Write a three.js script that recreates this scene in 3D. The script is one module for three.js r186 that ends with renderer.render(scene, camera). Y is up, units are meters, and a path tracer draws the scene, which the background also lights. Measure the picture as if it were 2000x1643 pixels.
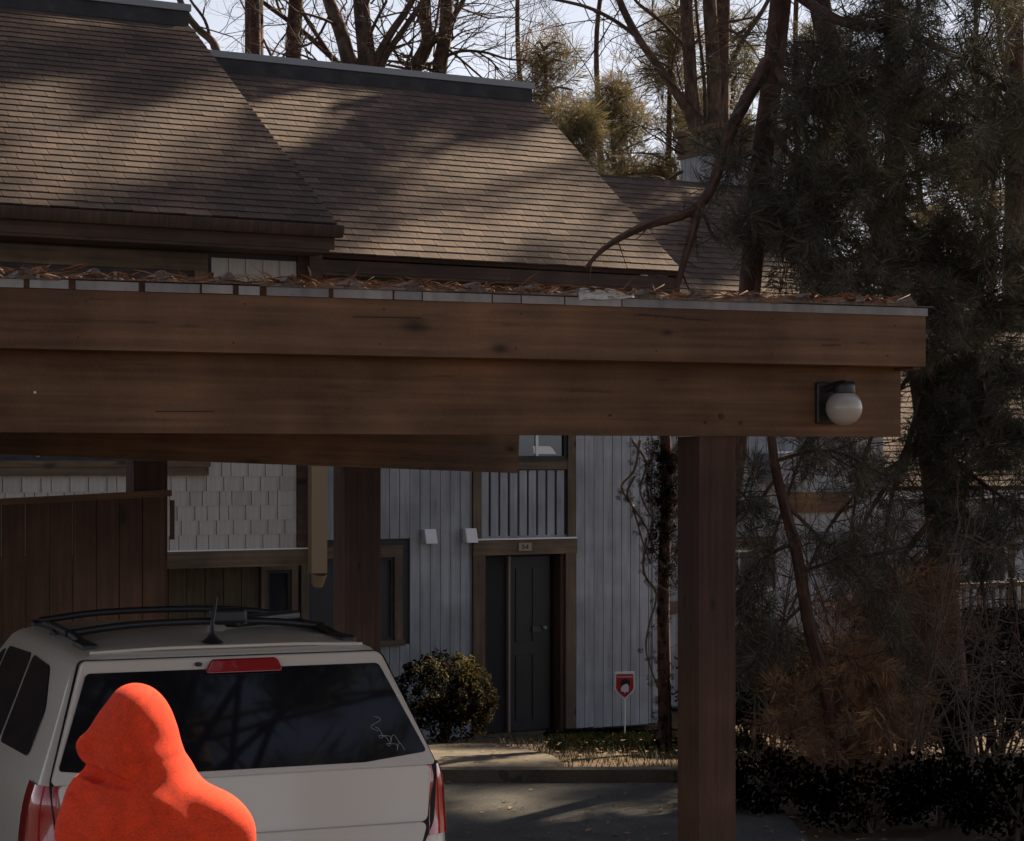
import * as THREE from 'three';
import { mergeGeometries, mergeVertices, toCreasedNormals } from 'three/addons/utils/BufferGeometryUtils.js';
import { MarchingCubes } from 'three/addons/objects/MarchingCubes.js';
import { RoundedBoxGeometry } from 'three/addons/geometries/RoundedBoxGeometry.js';

// ------------------------------------------------------------------ camera, sky, sun, exposure
const EYE = 2.5, F = 4000, W = 2000, HZ = 900;                 // focal length and horizon row for a 2000 x 1643 frame
const scene = new THREE.Scene();
const camera = new THREE.PerspectiveCamera(2 * Math.atan(HZ / F) * 180 / Math.PI, W / (2 * HZ), 0.1, 900);
camera.position.set(0, EYE, 0);
camera.lookAt(0, EYE, -10);
camera.setViewOffset(W, 2 * HZ, 0, 0, W, 1643);
const renderer = new THREE.WebGLRenderer({ antialias: true });
renderer.toneMapping = THREE.LinearToneMapping;
renderer.toneMappingExposure = 2.25;
renderer.shadowMap.enabled = true;

const SUN_AZ = 37 * Math.PI / 180, SUN_EL = 40 * Math.PI / 180;   // to the right of the view direction, above the horizon
const SUN = new THREE.Vector3(Math.cos(SUN_EL) * Math.sin(SUN_AZ), Math.sin(SUN_EL), -Math.cos(SUN_EL) * Math.cos(SUN_AZ));
{ // clear winter sky: pale towards the horizon and the sun, deeper blue away from them
  const w = 512, h = 256, data = new Float32Array(w * h * 4), d = new THREE.Vector3();
  for (let j = 0; j < h; j++) for (let i = 0; i < w; i++) {
    const v = (j + 0.5) / h, u = (i + 0.5) / w, el = (v - 0.5) * Math.PI, az = (u - 0.5) * 2 * Math.PI;
    d.set(Math.cos(el) * Math.cos(az), Math.sin(el), Math.cos(el) * Math.sin(az));
    const up = Math.max(0, d.y), g = Math.acos(Math.min(1, Math.max(-1, d.dot(SUN))));
    const hor = Math.exp(-up * 5.4), aur = Math.exp(-g * 1.9), ray = 0.55 + 0.45 * Math.cos(g) ** 2;
    const c = [0.022 * ray + 0.70 * hor + 0.45 * aur, 0.045 * ray + 0.71 * hor + 0.45 * aur, 0.11 * ray + 0.72 * hor + 0.45 * aur];
    const k = (j * w + i) * 4;
    for (let q = 0; q < 3; q++) data[k + q] = d.y < 0 ? 0.3 * c[q] : c[q];
    data[k + 3] = 1;
  }
  const t = new THREE.DataTexture(data, w, h, THREE.RGBAFormat, THREE.FloatType);
  t.mapping = THREE.EquirectangularReflectionMapping; t.magFilter = t.minFilter = THREE.LinearFilter; t.needsUpdate = true;
  scene.background = t; scene.environment = t;
}
const sun = new THREE.DirectionalLight(new THREE.Color(1, 0.84, 0.62), 5);
sun.name = 'sun';
sun.position.copy(SUN).multiplyScalar(80).add(new THREE.Vector3(0, 0, -20)); sun.target.position.set(0, 0, -20);
sun.castShadow = true; sun.shadow.radius = 1.6; sun.shadow.mapSize.set(4096, 4096);
Object.assign(sun.shadow.camera, { left: -40, right: 40, top: 40, bottom: -40, near: 1, far: 200 });
scene.add(sun, sun.target);

// ------------------------------------------------------------------ helpers
let seed = 7;
const rnd = () => { seed = (seed + 0x6d2b79f5) | 0; let t = Math.imul(seed ^ (seed >>> 15), 1 | seed); t = (t + Math.imul(t ^ (t >>> 7), 61 | t)) ^ t; return ((t ^ (t >>> 14)) >>> 0) / 4294967296; };
const rr = (a, b) => a + (b - a) * rnd();
const V = (x, y, z) => new THREE.Vector3(x, y, z);
const lerp = (a, b, t) => a + (b - a) * t;
const clamp = (x, a, b) => Math.min(b, Math.max(a, x));
const at = (px, py, d) => V((px - 1000) / F * d, EYE + (HZ - py) / F * d, -d);      // a point at distance d seen at (px, py)
const used = new Map();
const numbered = (n) => { const k = used.get(n) ?? 0; used.set(n, k + 1); return k ? `${n}_${String(k).padStart(3, '0')}` : n; };
const shade = (o) => { o.castShadow = o.receiveShadow = true; return o; };
function thing(name, label, category, pos = [0, 0, 0], turn = 0, group) {
  const o = new THREE.Group(); o.name = numbered(name); o.position.set(...pos); o.rotation.y = turn;
  o.userData = { label, category }; if (group) o.userData.group = group; scene.add(o); return o;
}
function part(name, geo, mat, parent, label) {
  const m = shade(new THREE.Mesh(Array.isArray(geo) ? mergeGeometries(geo) : geo, mat)); m.name = name;
  if (label) m.userData.label = label; parent.add(m); return m;
}
function struct(name, geo, mat) { const m = part(numbered(name), geo, mat, scene); m.userData.kind = 'structure'; return m; }
function solo(name, geo, mat, label, category, group) { const m = part(numbered(name), geo, mat, scene); m.userData = { label, category }; if (group) m.userData.group = group; return m; }
const stuff = (m) => { m.userData.kind = 'stuff'; return m; };
// a box between two corners, with uv in metres (u along x or z, v up)
function bx(x0, y0, z0, x1, y1, z1) {
  const w = x1 - x0, h = y1 - y0, d = z1 - z0, g = new THREE.BoxGeometry(w, h, d), uv = g.attributes.uv, dim = [[d, h], [d, h], [w, d], [w, d], [w, h], [w, h]];
  for (let i = 0; i < 24; i++) { const [a, b] = dim[i >> 2]; uv.setXY(i, uv.getX(i) * a + x0 + z0 * 0.37, uv.getY(i) * b + y0 + z0 * 0.7); }
  return g.translate((x0 + x1) / 2, (y0 + y1) / 2, (z0 + z1) / 2);
}
// a tube through points with a radius at each
function tube(pts, rad, n = 7, k = 4) {
  const c = new THREE.CatmullRomCurve3(pts, false, 'centripetal'), m = Math.max(2, (pts.length - 1) * k), pos = [], nor = [], uv = [], idx = [];
  let prev = V(0.31, 0.2, 0.93); let run = 0, lastP = null;
  for (let i = 0; i <= m; i++) {
    const t = i / m, p = c.getPoint(t), tan = c.getTangent(t), f = t * (rad.length - 1), a = Math.min(rad.length - 2, Math.floor(f)), r = rad.length > 1 ? lerp(rad[a], rad[a + 1], f - a) : rad[0];
    if (lastP) run += p.distanceTo(lastP); lastP = p;
    const s = prev.clone().sub(tan.clone().multiplyScalar(prev.dot(tan))).normalize(), b = tan.clone().cross(s); prev = s;
    for (let j = 0; j <= n; j++) {
      const q = j / n * 2 * Math.PI, o = s.clone().multiplyScalar(Math.cos(q)).addScaledVector(b, Math.sin(q));
      pos.push(p.x + o.x * r, p.y + o.y * r, p.z + o.z * r); nor.push(o.x, o.y, o.z); uv.push(j / n * Math.max(1, Math.round(r * 12)) * 0.5, run);
    }
    if (i) for (let j = 0; j < n; j++) { const A = (i - 1) * (n + 1) + j, B = A + n + 1; idx.push(A, A + 1, B, B, A + 1, B + 1); }
  }
  const g = new THREE.BufferGeometry();
  g.setAttribute('position', new THREE.Float32BufferAttribute(pos, 3)); g.setAttribute('normal', new THREE.Float32BufferAttribute(nor, 3)); g.setAttribute('uv', new THREE.Float32BufferAttribute(uv, 2)); g.setIndex(idx);
  return g;
}
// periodic value noise and textures
const HASH = new Float32Array(65536); for (let i = 0; i < 65536; i++) HASH[i] = rnd();
function vn(x, y, px, py, s = 0) {
  const xi = Math.floor(x), yi = Math.floor(y), fx = x - xi, fy = y - yi, sx = fx * fx * (3 - 2 * fx), sy = fy * fy * (3 - 2 * fy);
  const h = (a, b) => HASH[(((a % px) + px) % px * 131 + ((b % py) + py) % py * 7919 + s * 1013) & 65535];
  return lerp(lerp(h(xi, yi), h(xi + 1, yi), sx), lerp(h(xi, yi + 1), h(xi + 1, yi + 1), sx), sy);
}
const fbm = (u, v, a, b, s = 0, o = 4) => { let t = 0, w = 0.5, n = 0; for (let i = 0; i < o; i++) { t += w * vn(u * a, v * b, a, b, s + i); n += w; w *= 0.5; a *= 2; b *= 2; } return t / n; };
function tex(n, fn, metres = 1, srgb = true) {
  const data = new Uint8Array(n * n * 4);
  for (let j = 0; j < n; j++) for (let i = 0; i < n; i++) { const c = fn(i / n, j / n); for (let q = 0; q < 3; q++) data[(j * n + i) * 4 + q] = clamp(Math.round((Array.isArray(c) ? c[q] : c) * 255), 0, 255); data[(j * n + i) * 4 + 3] = 255; }
  const t = new THREE.DataTexture(data, n, n); t.wrapS = t.wrapT = THREE.RepeatWrapping; t.magFilter = t.minFilter = THREE.LinearFilter;
  if (srgb) t.colorSpace = THREE.SRGBColorSpace; t.repeat.set(1 / metres, 1 / metres); t.needsUpdate = true; return t;
}
const lin = (r, g, b) => new THREE.Color().setRGB(r, g, b);
const mat = (c, rough, o = {}) => new THREE.MeshStandardMaterial({ color: c, roughness: rough, ...o });

const KNOTS = Array.from({ length: 16 }, () => [rnd(), rnd(), rr(0.004, 0.011)]);
const grainFn = (u, v) => { // boards: fine streaks along u, blotches, dark checks and knots
  let kn = 0, dv = 0;
  for (const [a, b, r] of KNOTS) { const x = (u - a) / (r * 2.2), y = (v - b) / r, q = x * x * 0.16 + y * y; if (q < 9) { dv += (v > b ? 1 : -1) * 0.006 * Math.exp(-q * 0.5); kn += Math.exp(-(x * x + y * y) * 1.4); } }
  const st = fbm(u, (v + dv + 2) % 1, 5, 170, 1), bl = fbm(u, v, 7, 7, 5), ch = fbm(u, v, 9, 110, 9), wx = fbm(u, v, 24, 24, 13);
  return 0.57 + 0.28 * (st - 0.15) + 0.32 * (bl - 0.45) + 0.14 * (wx - 0.5) - (ch > 0.73 ? 1.1 * (ch - 0.73) : 0) - 0.34 * Math.min(1, kn) + 0.06 * (vn(u * 512, v * 512, 512, 512, 3) - 0.5);
};
const grainX = tex(1024, grainFn, 3.1), grainY = tex(1024, (u, v) => grainFn(v, u), 3.1);
const grainBump = tex(512, (u, v) => fbm(u, v, 5, 200, 1), 3.1, false), grainBumpY = tex(512, (u, v) => fbm(v, u, 5, 200, 1), 3.1, false);
const paintTex = tex(512, (u, v) => { const s = fbm(u, v, 40, 3, 2), b = fbm(u, v, 5, 5, 8), sp = fbm(u, v, 60, 60, 4); const dr = fbm(u, v, 26, 2, 17); return 0.78 + 0.16 * (s - 0.5) + 0.24 * (b - 0.5) + (sp > 0.8 ? -0.08 : 0) - (dr > 0.62 ? 0.35 * (dr - 0.62) : 0); }, 1.6);
const granule = tex(512, (u, v) => { const a = vn(u * 200, v * 200, 200, 200, 2), b = fbm(u, v, 6, 6, 4), c = 0.62 + 0.3 * (a - 0.5) + 0.35 * (b - 0.5); return [c, c * 0.985, c * 0.97]; }, 0.9);
const granBump = tex(256, (u, v) => vn(u * 128, v * 128, 128, 128, 6), 0.4, false);
const barkFn = (u, v) => { const a = fbm(u, v, 10, 4, 2, 4), b = fbm(u, v, 30, 12, 5, 3); return clamp(0.25 + 0.75 * a + 0.35 * (b - 0.5), 0, 1); };
const barkTex = tex(512, (u, v) => { const k = barkFn(u, v), r = fbm(u, v, 6, 6, 12); return [k * (0.9 + 0.1 * r), k * 0.86, k * (0.84 - 0.08 * r)]; }, 1), barkBump = tex(512, barkFn, 1, false);
const soilTex = tex(1024, (u, v) => { const a = fbm(u, v, 90, 90, 3), b = fbm(u, v, 7, 7, 6), c = fbm(u, v, 300, 40, 9, 2); const k = 0.35 + 0.5 * a + 0.3 * (b - 0.5) + 0.18 * (c - 0.5); return [k, k * lerp(0.78, 0.9, b), k * 0.58]; }, 3);
const asphTex = tex(512, (u, v) => { const a = vn(u * 220, v * 220, 220, 220, 3), b = fbm(u, v, 6, 6, 6); return 0.55 + 0.3 * (a - 0.5) + 0.35 * (b - 0.5); }, 2);
const concTex = tex(512, (u, v) => { const a = vn(u * 180, v * 180, 180, 180, 3), b = fbm(u, v, 5, 5, 6), c = fbm(u, v, 14, 14, 11); const k = 0.7 + 0.14 * (a - 0.5) + 0.35 * (b - 0.5) - (c > 0.66 ? 0.18 : 0); return [k, k * 0.95, k * 0.86]; }, 2);

const M = {
  beam: mat(lin(0.285, 0.152, 0.078), 0.85, { map: grainX, bumpMap: grainBump, bumpScale: 0.002 }),
  post: mat(lin(0.125, 0.06, 0.037), 0.85, { map: grainY, bumpMap: grainBumpY, bumpScale: 0.002 }),
  trim: mat(lin(0.25, 0.17, 0.105), 0.8, { map: grainX, bumpMap: grainBump, bumpScale: 0.001 }),
  trimV: mat(lin(0.25, 0.17, 0.105), 0.8, { map: grainY, bumpMap: grainBumpY, bumpScale: 0.001 }),
  trimDark: mat(lin(0.14, 0.085, 0.06), 0.85, { map: grainX }),
  siding: mat(lin(0.50, 0.53, 0.565), 0.75, { map: paintTex }),
  wallBack: mat(lin(0.05, 0.05, 0.055), 0.9),
  shake: mat(lin(0.61, 0.58, 0.54), 0.8, { map: paintTex }),
  roof: mat(lin(0.39, 0.25, 0.188), 0.95, { map: granule, vertexColors: true, bumpMap: granBump, bumpScale: 0.003 }),
  roofRed: mat(lin(0.27, 0.155, 0.108), 0.95, { map: granule, vertexColors: true, bumpMap: granBump, bumpScale: 0.003 }),
  flash: mat(lin(0.24, 0.255, 0.27), 0.6, { metalness: 0.2 }),
  slate: mat(lin(0.10, 0.105, 0.115), 0.8, { map: granule }),
  glass: new THREE.MeshPhysicalMaterial({ color: lin(0.02, 0.024, 0.03), roughness: 0.06, ior: 1.5 }),
  black: mat(lin(0.018, 0.018, 0.02), 0.45),
  rubber: mat(lin(0.02, 0.02, 0.02), 0.85),
  white: mat(lin(0.72, 0.72, 0.72), 0.55),
  rust: mat(lin(0.16, 0.07, 0.04), 0.9, { map: granule }),
  metalRoof: mat(lin(0.34, 0.27, 0.23), 0.7, { metalness: 0.3, map: granule }),
  bark: mat(lin(0.20, 0.125, 0.095), 0.95, { map: barkTex, bumpMap: barkBump, bumpScale: 0.03 }),
  barkGrey: mat(lin(0.25, 0.20, 0.16), 0.95, { map: barkTex, bumpMap: barkBump, bumpScale: 0.02 }),
  twig: mat(lin(0.115, 0.08, 0.058), 0.95),
  needle: new THREE.MeshPhysicalMaterial({ color: lin(1, 1, 1), roughness: 0.9, side: THREE.DoubleSide, transmission: 0.35, thickness: 0 }),
  concrete: mat(lin(0.22, 0.187, 0.152), 0.9, { map: concTex, bumpMap: granBump, bumpScale: 0.003 }),
  asphalt: mat(lin(0.20, 0.175, 0.145), 0.95, { map: asphTex, bumpMap: granBump, bumpScale: 0.004 }),
  soil: mat(lin(0.24, 0.185, 0.135), 0.98, { map: soilTex }),
};

// ------------------------------------------------------------------ ground
const GH = [[40, 1.2], [0, 0.85], [-9, 0], [-18, -0.15], [-23.4, -0.63], [-40, -0.7], [-300, 3]];
function gh(z) { for (let i = 1; i < GH.length; i++) if (z >= GH[i][0]) { const [a, ya] = GH[i - 1], [b, yb] = GH[i]; return lerp(ya, yb, clamp((z - a) / (b - a), 0, 1)); } return 3; }
function sheet(x0fn, x1fn, zs, nx, lift, wob = 0) {
  const pos = [], uv = [], idx = [];
  zs.forEach((z, j) => { for (let i = 0; i <= nx; i++) { const x = lerp(x0fn(z), x1fn(z), i / nx); pos.push(x, gh(z) + lift + wob * (fbm((x + 200) / 400, (z + 400) / 800, 160, 320, 2, 3) - 0.5), z); uv.push(x, -z); if (j && i) { const B = j * (nx + 1) + i, A = B - nx - 1; idx.push(A - 1, B - 1, A, A, B - 1, B); } } });
  const g = new THREE.BufferGeometry(); g.setAttribute('position', new THREE.Float32BufferAttribute(pos, 3)); g.setAttribute('uv', new THREE.Float32BufferAttribute(uv, 2)); g.setIndex(idx); g.computeVertexNormals();
  if (g.attributes.normal.getY(0) < 0) { for (let i = 0; i < idx.length; i += 3) [idx[i], idx[i + 1]] = [idx[i + 1], idx[i]]; g.setIndex(idx); g.computeVertexNormals(); }
  return g;
}
const range = (a, b, n) => Array.from({ length: n + 1 }, (_, i) => lerp(a, b, i / n));
struct('ground', sheet(() => -160, () => 160, [...range(60, 2, 12), ...range(0, -40, 80), ...range(-45, -320, 24)], 120, -0.03, 0.05), M.soil);
struct('parking_lot', sheet(() => -30, () => 2.0, range(40, -16.6, 60), 6, 0.02), M.asphalt);
struct('walkway', sheet(() => -5, (z) => z > -17.2 ? 0.45 : z > -20.3 ? 0.45 - 0.62 * ((-17.2 - z) / 3.1) ** 1.6 : -0.17 - 1.2 * Math.sqrt(clamp((-20.3 - z) / 0.5, 0, 1)), [...range(-16.75, -20.3, 16), ...range(-20.34, -20.8, 10)], 10, 0.05), M.concrete);
{ const g = []; for (let i = 0; i < 12; i++) g.push(bx(-30 + i * 2.66, gh(-16.7) - 0.2, -16.78, -30 + i * 2.66 + 2.65, gh(-16.7) + 0.12, -16.62)); struct('kerb', g, M.concrete); }

// ------------------------------------------------------------------ carport (turned 22 degrees; x = 0 is its right-hand end, z = 0 the face of the fascia)
const T = (d) => d * Math.PI / 180;
const carport = thing('carport', 'brown timber carport with rusty metal roof and heavy front beam', 'carport', [1.899, 0, -9.4], T(22));
{
  const c = carport;
  part('fascia_board', bx(-9, 2.932, -0.04, 0, 3.163, 0), M.beam, c);
  part('fascia_board', bx(-0.04, 2.92, -5.2, -0.001, 3.15, -0.041), M.beam, c);
  part('beam', bx(-9, 2.612, -0.34, -0.005, 2.9335, -0.20), M.beam, c);
  part('soffit_board', bx(-9, 2.934, -0.36, -0.041, 2.952, -0.041), M.beam, c);
  // rear beam hangs a little lower at its right-hand end
  const rb = bx(0, 0, -0.1, 5.6, 0.36, 0); rb.rotateZ(-0.036); rb.translate(-5.62, 2.617, -4.9); part('rear_beam', rb, M.beam, c);
  const frontPost = bx(-0.092, 0, -0.125, 0.092, 2.61, 0.092);
  for (const x of [-0.957, -5.6]) part('post', frontPost, M.post, c).position.set(x, 0, -0.315);
  const rearPost = bx(-0.125, -0.15, -0.125, 0.125, 2.55, 0.125);
  for (const [x, w] of [[-1.13, 1], [-2.54, 0.86], [-5.2, 1]]) { const p = part('rear_post', rearPost, M.post, c); p.position.set(x, -0.05, -5.03); p.scale.x = w; }
  for (let i = 0; i < 8; i++) part('rafter', bx(-8.8 + i * 1.22, 2.8, -4.79, -8.8 + i * 1.22 + 0.045, 2.93, -0.37), M.beam, c).rotation.x = 0.012;
  // roof deck and metal sheets: each sheet has three ribs whose ends show above the drip edge
  const slope = -0.035;
  part('roof_deck', bx(-9, 0, -5.3, 0.0, 0.025, -0.006).translate(0, 3.166, 0), M.beam, c);
  const prof = new THREE.Shape(); prof.moveTo(0, 0);
  const P = 0.265;
  for (let k = 0; k < 3; k++) { const o = k * P + 0.09; prof.lineTo(o, 0); prof.lineTo(o + 0.034, 0.042); prof.lineTo(o + 0.05, 0.042); prof.lineTo(o + 0.085, 0); }
  prof.lineTo(3 * P, 0); prof.lineTo(3 * P, -0.004); prof.lineTo(0, -0.004); prof.closePath();
  const sheetG = new THREE.ExtrudeGeometry(prof, { depth: 5.318, bevelEnabled: false });
  for (let i = 0; i < 12; i++) { const s = part('metal_sheet', sheetG, M.metalRoof, c); s.position.set(-9.5 + i * 3 * P + rr(-0.008, 0.008), 3.203 + i % 2 * 0.004, -5.3); s.rotation.z = rr(-0.004, 0.004); }
  // pale drip edge: painted metal strip, rusted through between the pieces on the left
  part('drip_edge_backing', bx(-9, 3.164, -0.002, 0.005, 3.202, 0.004), M.rust, c);
  let x = -9; const paint = [mat(lin(0.40, 0.40, 0.40), 0.6, { map: paintTex }), mat(lin(0.33, 0.33, 0.34), 0.65, { map: paintTex })];
  while (x < 0) {
    const w = x < -2.3 ? rr(0.07, 0.34) : x < -1.6 ? rr(0.12, 0.3) : 1.7, e = Math.min(0.006, x + w), gap = x < -2.6 ? rr(0.008, 0.035) : 0.006;
    part('drip_edge', bx(x, 3.163 + rr(0, 0.003), 0.0045, e, 3.2 + rr(-0.003, 0.002), 0.009), paint[rnd() < 0.6 ? 0 : 1], c); x = e + gap;
  }
  // screen of dark boards between the rear posts at the left
  for (let i = 0; i < 26; i++) { const bxx = -2.46 - (i + 1) * 0.145; part('screen_board', bx(bxx, 0.05, -4.86, bxx + 0.14, 2.30 - i * 0.0065, -4.835 + (i % 2) * 0.004), M.post, c); }
  const rail = bx(-3.8, -0.02, -4.83, -2.43, 0.02, -4.8).rotateZ(0.045).translate(0, 2.405, 0); part('screen_rail', rail, M.beam, c);
  part('screen_cleat', bx(-2.43, 2.0, -4.85, -2.405, 2.25, -4.82), M.post, c);
  for (const [x, y, l, a] of [[-1.35, 3.128, 0.22, -0.05], [-1.18, 3.118, 0.13, -0.03], [-0.5, 3.02, 0.1, 0.02], [-2.6, 3.09, 0.3, 0.01], [-0.3, 2.78, 0.16, 0.03], [-3.4, 2.70, 0.24, 0.01]]) part('crack', bx(-l / 2, -0.0022, 0, l / 2, 0.0022, 0.003).rotateZ(a).translate(x, y, y > 2.95 ? -0.0005 : -0.2005), M.rubber, c);
  for (let i = 0; i < 14; i++) for (const y of [2.975, 3.12]) part('nail', new THREE.CylinderGeometry(0.004, 0.004, 0.003, 8).rotateX(Math.PI / 2).translate(-0.18 - i * 0.61 + rr(-0.03, 0.03), y + rr(-0.01, 0.01), 0.001), M.rust, c);
  // nails, knots and old bolt heads
  for (const [kx, ky, r] of [[-1.0, 2.70, 0.013], [-1.08, 2.672, 0.007], [-0.9, 2.67, 0.008], [-1.55, 2.70, 0.006], [-4.05, 2.77, 0.005]]) part('bolt', new THREE.CylinderGeometry(r, r, 0.006, 12).rotateX(Math.PI / 2).translate(kx + 0.05, ky, -0.198), kx < -4 ? M.white : M.rust, c);
}
{ // globe lamp on the beam
  const l = thing('globe_lamp', 'white glass globe lamp on the end of the carport beam', 'lamp', [1.899, 0, -9.4], T(22));
  part('back_plate', new RoundedBoxGeometry(0.11, 0.19, 0.03, 2, 0.008).translate(-0.415, 2.765, -0.184), M.black, l);
  part('arm', tube([V(-0.415, 2.83, -0.17), V(-0.40, 2.845, -0.11), V(-0.387, 2.85, -0.075)], [0.018, 0.018], 8), M.black, l);
  part('holder', new THREE.LatheGeometry([[0, 0.052], [0.046, 0.05], [0.05, 0.03], [0.052, 0], [0.045, -0.004]].map(([a, b]) => new THREE.Vector2(a, b)), 28).translate(-0.387, 2.81, -0.075), M.black, l);
  part('globe', new THREE.SphereGeometry(0.083, 40, 28).scale(1, 0.97, 1).translate(-0.387, 2.74, -0.075), new THREE.MeshPhysicalMaterial({ color: lin(0.36, 0.33, 0.30), roughness: 0.35, clearcoat: 0.3 }), l);
}
{ // pine straw on the carport roof edge
  const geo = [], L = carport.position, m4 = new THREE.Matrix4().makeRotationY(T(22)).setPosition(L.x, 0, L.z);
  for (let i = 0; i < 3000; i++) {
    const x = -6.5 + 6.36 * rnd(), pile = 0.2 + 0.9 * fbm((x + 10) / 20, 0.3, 60, 4, 3), z = -(rnd() ** 2) * 1.1 + 0.012, y = 3.208 + rnd() ** 2 * 0.04 * pile;
    const len = rr(0.06, 0.16), g = new THREE.BufferGeometry(), a = rr(0, Math.PI), e = rr(-0.25, 0.25) + (rnd() < 0.02 ? 0.9 : 0), dx = Math.cos(a) * len * Math.cos(e), dz = Math.sin(a) * len * Math.cos(e), dy = Math.abs(Math.sin(e)) * len, wv = 0.0022;
    g.setAttribute('position', new THREE.Float32BufferAttribute([x, y, z, x + dx, y + dy, Math.min(0.03, z + dz), x + dx * 0.5, y + dy * 0.5 + wv * 2, z + dz * 0.5], 3));
    const k = rr(0.5, 1.2); g.setAttribute('color', new THREE.Float32BufferAttribute(Array(3).fill([0.21 * k, 0.11 * k, 0.06 * k]).flat(), 3)); geo.push(g);
  }
  const g = mergeGeometries(geo); g.computeVertexNormals(); g.applyMatrix4(m4);
  const m = solo('pine_straw', g, mat(lin(1, 1, 1), 0.9, { vertexColors: true, side: THREE.DoubleSide }), 'brown pine straw lying along the carport roof edge', 'pine straw'); stuff(m);
  // crumpled pale plastic scrap
  const s = new THREE.PlaneGeometry(0.26, 0.12, 26, 12), p = s.attributes.position;
  for (let i = 0; i < p.count; i++) { const u = p.getX(i) / 0.13, v = p.getY(i) / 0.06; const k = 1 - 0.75 * clamp(u, 0, 1); p.setXYZ(i, p.getX(i), p.getY(i) * k * 0.42 + 0.012 * (fbm((u + 1) / 2, (v + 1) / 2, 6, 4, 3) - 0.5), 0.03 * (fbm((u + 1) / 2, (v + 1) / 2, 9, 5, 8) - 0.5) + 0.012); }
  s.computeVertexNormals(); s.translate(-1.62, 3.213, 0.012); s.applyMatrix4(m4);
  solo('plastic_scrap', s, mat(lin(0.5, 0.5, 0.5), 0.5, { side: THREE.DoubleSide }), 'crumpled pale plastic scrap on the carport roof edge', 'litter');
  for (const [x, w, h] of [[-1.86, 0.05, 0.018], [-2.15, 0.04, 0.016], [-0.62, 0.045, 0.012], [-2.45, 0.04, 0.016], [-2.75, 0.04, 0.014], [-0.36, 0.07, 0.014]]) {
    const q = new THREE.Shape(); q.moveTo(-w / 2, 0); q.quadraticCurveTo(0, h * 0.2, w / 2, h); q.quadraticCurveTo(0, -h * 0.1, -w / 2, -0.004);
    const lf = new THREE.ExtrudeGeometry(q, { depth: 0.02, bevelEnabled: false, curveSegments: 5 }).rotateX(-0.3).translate(x, 3.215, 0.0).applyMatrix4(m4);
    solo('dry_leaf', lf, mat(lin(0.42, 0.39, 0.35), 0.8), 'curled pale dry leaf on the carport roof edge', 'leaf', 'dry leaves on the carport roof edge');
  }
}

// ------------------------------------------------------------------ townhouses (turned 29 degrees; x along the front, z outwards, y from the threshold)
const BO = [0.176, -0.63, -23.4], BT = T(29);
const tones = [1, 0.82, 0.66, 1.16, 0.9];
const shingleGeo = tones.map((k, i) => { const g = bx(-0.129, 0, 0, 0.129, 0.155, 0.015); g.computeVertexNormals(); const n = g.attributes.position.count, c = []; for (let j = 0; j < n; j++) c.push(k, k * (0.98 + 0.01 * i), k * (0.97 + 0.015 * (i % 3))); g.setAttribute('color', new THREE.Float32BufferAttribute(c, 3)); return g; });
// a roof slope from an eave line (x0..x1, y, z) back to a ridge; the first `own` tabs (visible ones first) are meshes of their own
function roofSlope(unit, x0, x1, ye, ze, yr, zr, own, seen, rm = M.roof) {
  const run = Math.hypot(yr - ye, zr - ze), ang = Math.atan2(yr - ye, ze - zr), dir = V(0, Math.sin(ang), -Math.cos(ang)), nor = V(0, Math.cos(ang), Math.sin(ang));
  const deck = new THREE.BufferGeometry(), th = 0.05;
  const g = new THREE.BoxGeometry(x1 - x0, th, run); const col = new THREE.Float32BufferAttribute(new Float32Array(72).fill(0.35), 3); g.setAttribute('color', col);
  g.rotateX(ang).translate((x0 + x1) / 2, (ye + yr) / 2, (ze + zr) / 2).translate(-nor.x * th / 2, -nor.y * th / 2, -nor.z * th / 2);
  const roof = part('roof', g, rm, unit);
  const rows = Math.floor(run / 0.141), list = [];
  const q = new THREE.Quaternion().setFromRotationMatrix(new THREE.Matrix4().makeBasis(V(1, 0, 0), dir.clone().applyAxisAngle(V(1, 0, 0), -0.08), nor.clone().applyAxisAngle(V(1, 0, 0), -0.08)));
  for (let r = 0; r < rows; r++) {
    const off = [0, 0.132, 0.055, 0.19][r % 4] + rr(0, 0.02);
    for (let e = x1 - rr(0, 0.006) + off; e > x0 + 0.08; e -= 0.264) {
      const b = Math.min(e, x1), a = Math.max(e - 0.258, x0); if (b - a < 0.03) continue;
      const x = (a + b) / 2, p = V(x, ye, ze).addScaledVector(dir, r * 0.141 - 0.015 + rr(-0.007, 0.007)).addScaledVector(nor, 0.016);
      list.push({ p, w: (b - a) / 0.258, k: Math.floor(rnd() * tones.length), s: seen(x, r / rows) });
    }
  }
  list.sort((a, b) => b.s - a.s);
  const rest = [];
  list.forEach((t, i) => {
    if (i < own) { const m = part('shingle', shingleGeo[t.k], rm, roof); m.position.copy(t.p); m.quaternion.copy(q); m.scale.x = t.w; }
    else rest.push(shingleGeo[t.k].clone().applyMatrix4(new THREE.Matrix4().compose(t.p, q, V(t.w, 1, 1))));
  });
  if (rest.length) stuff(part('shingle_field', rest, rm, roof));
  const rk = new THREE.BoxGeometry(0.04, 0.17, run + 0.02).rotateX(ang).translate(x1 - 0.005, (ye + yr) / 2, (ze + zr) / 2).translate(0, -nor.y * 0.087, -nor.z * 0.087); part('rake_board', rk, M.trimDark, unit);
  return roof;
}
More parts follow.
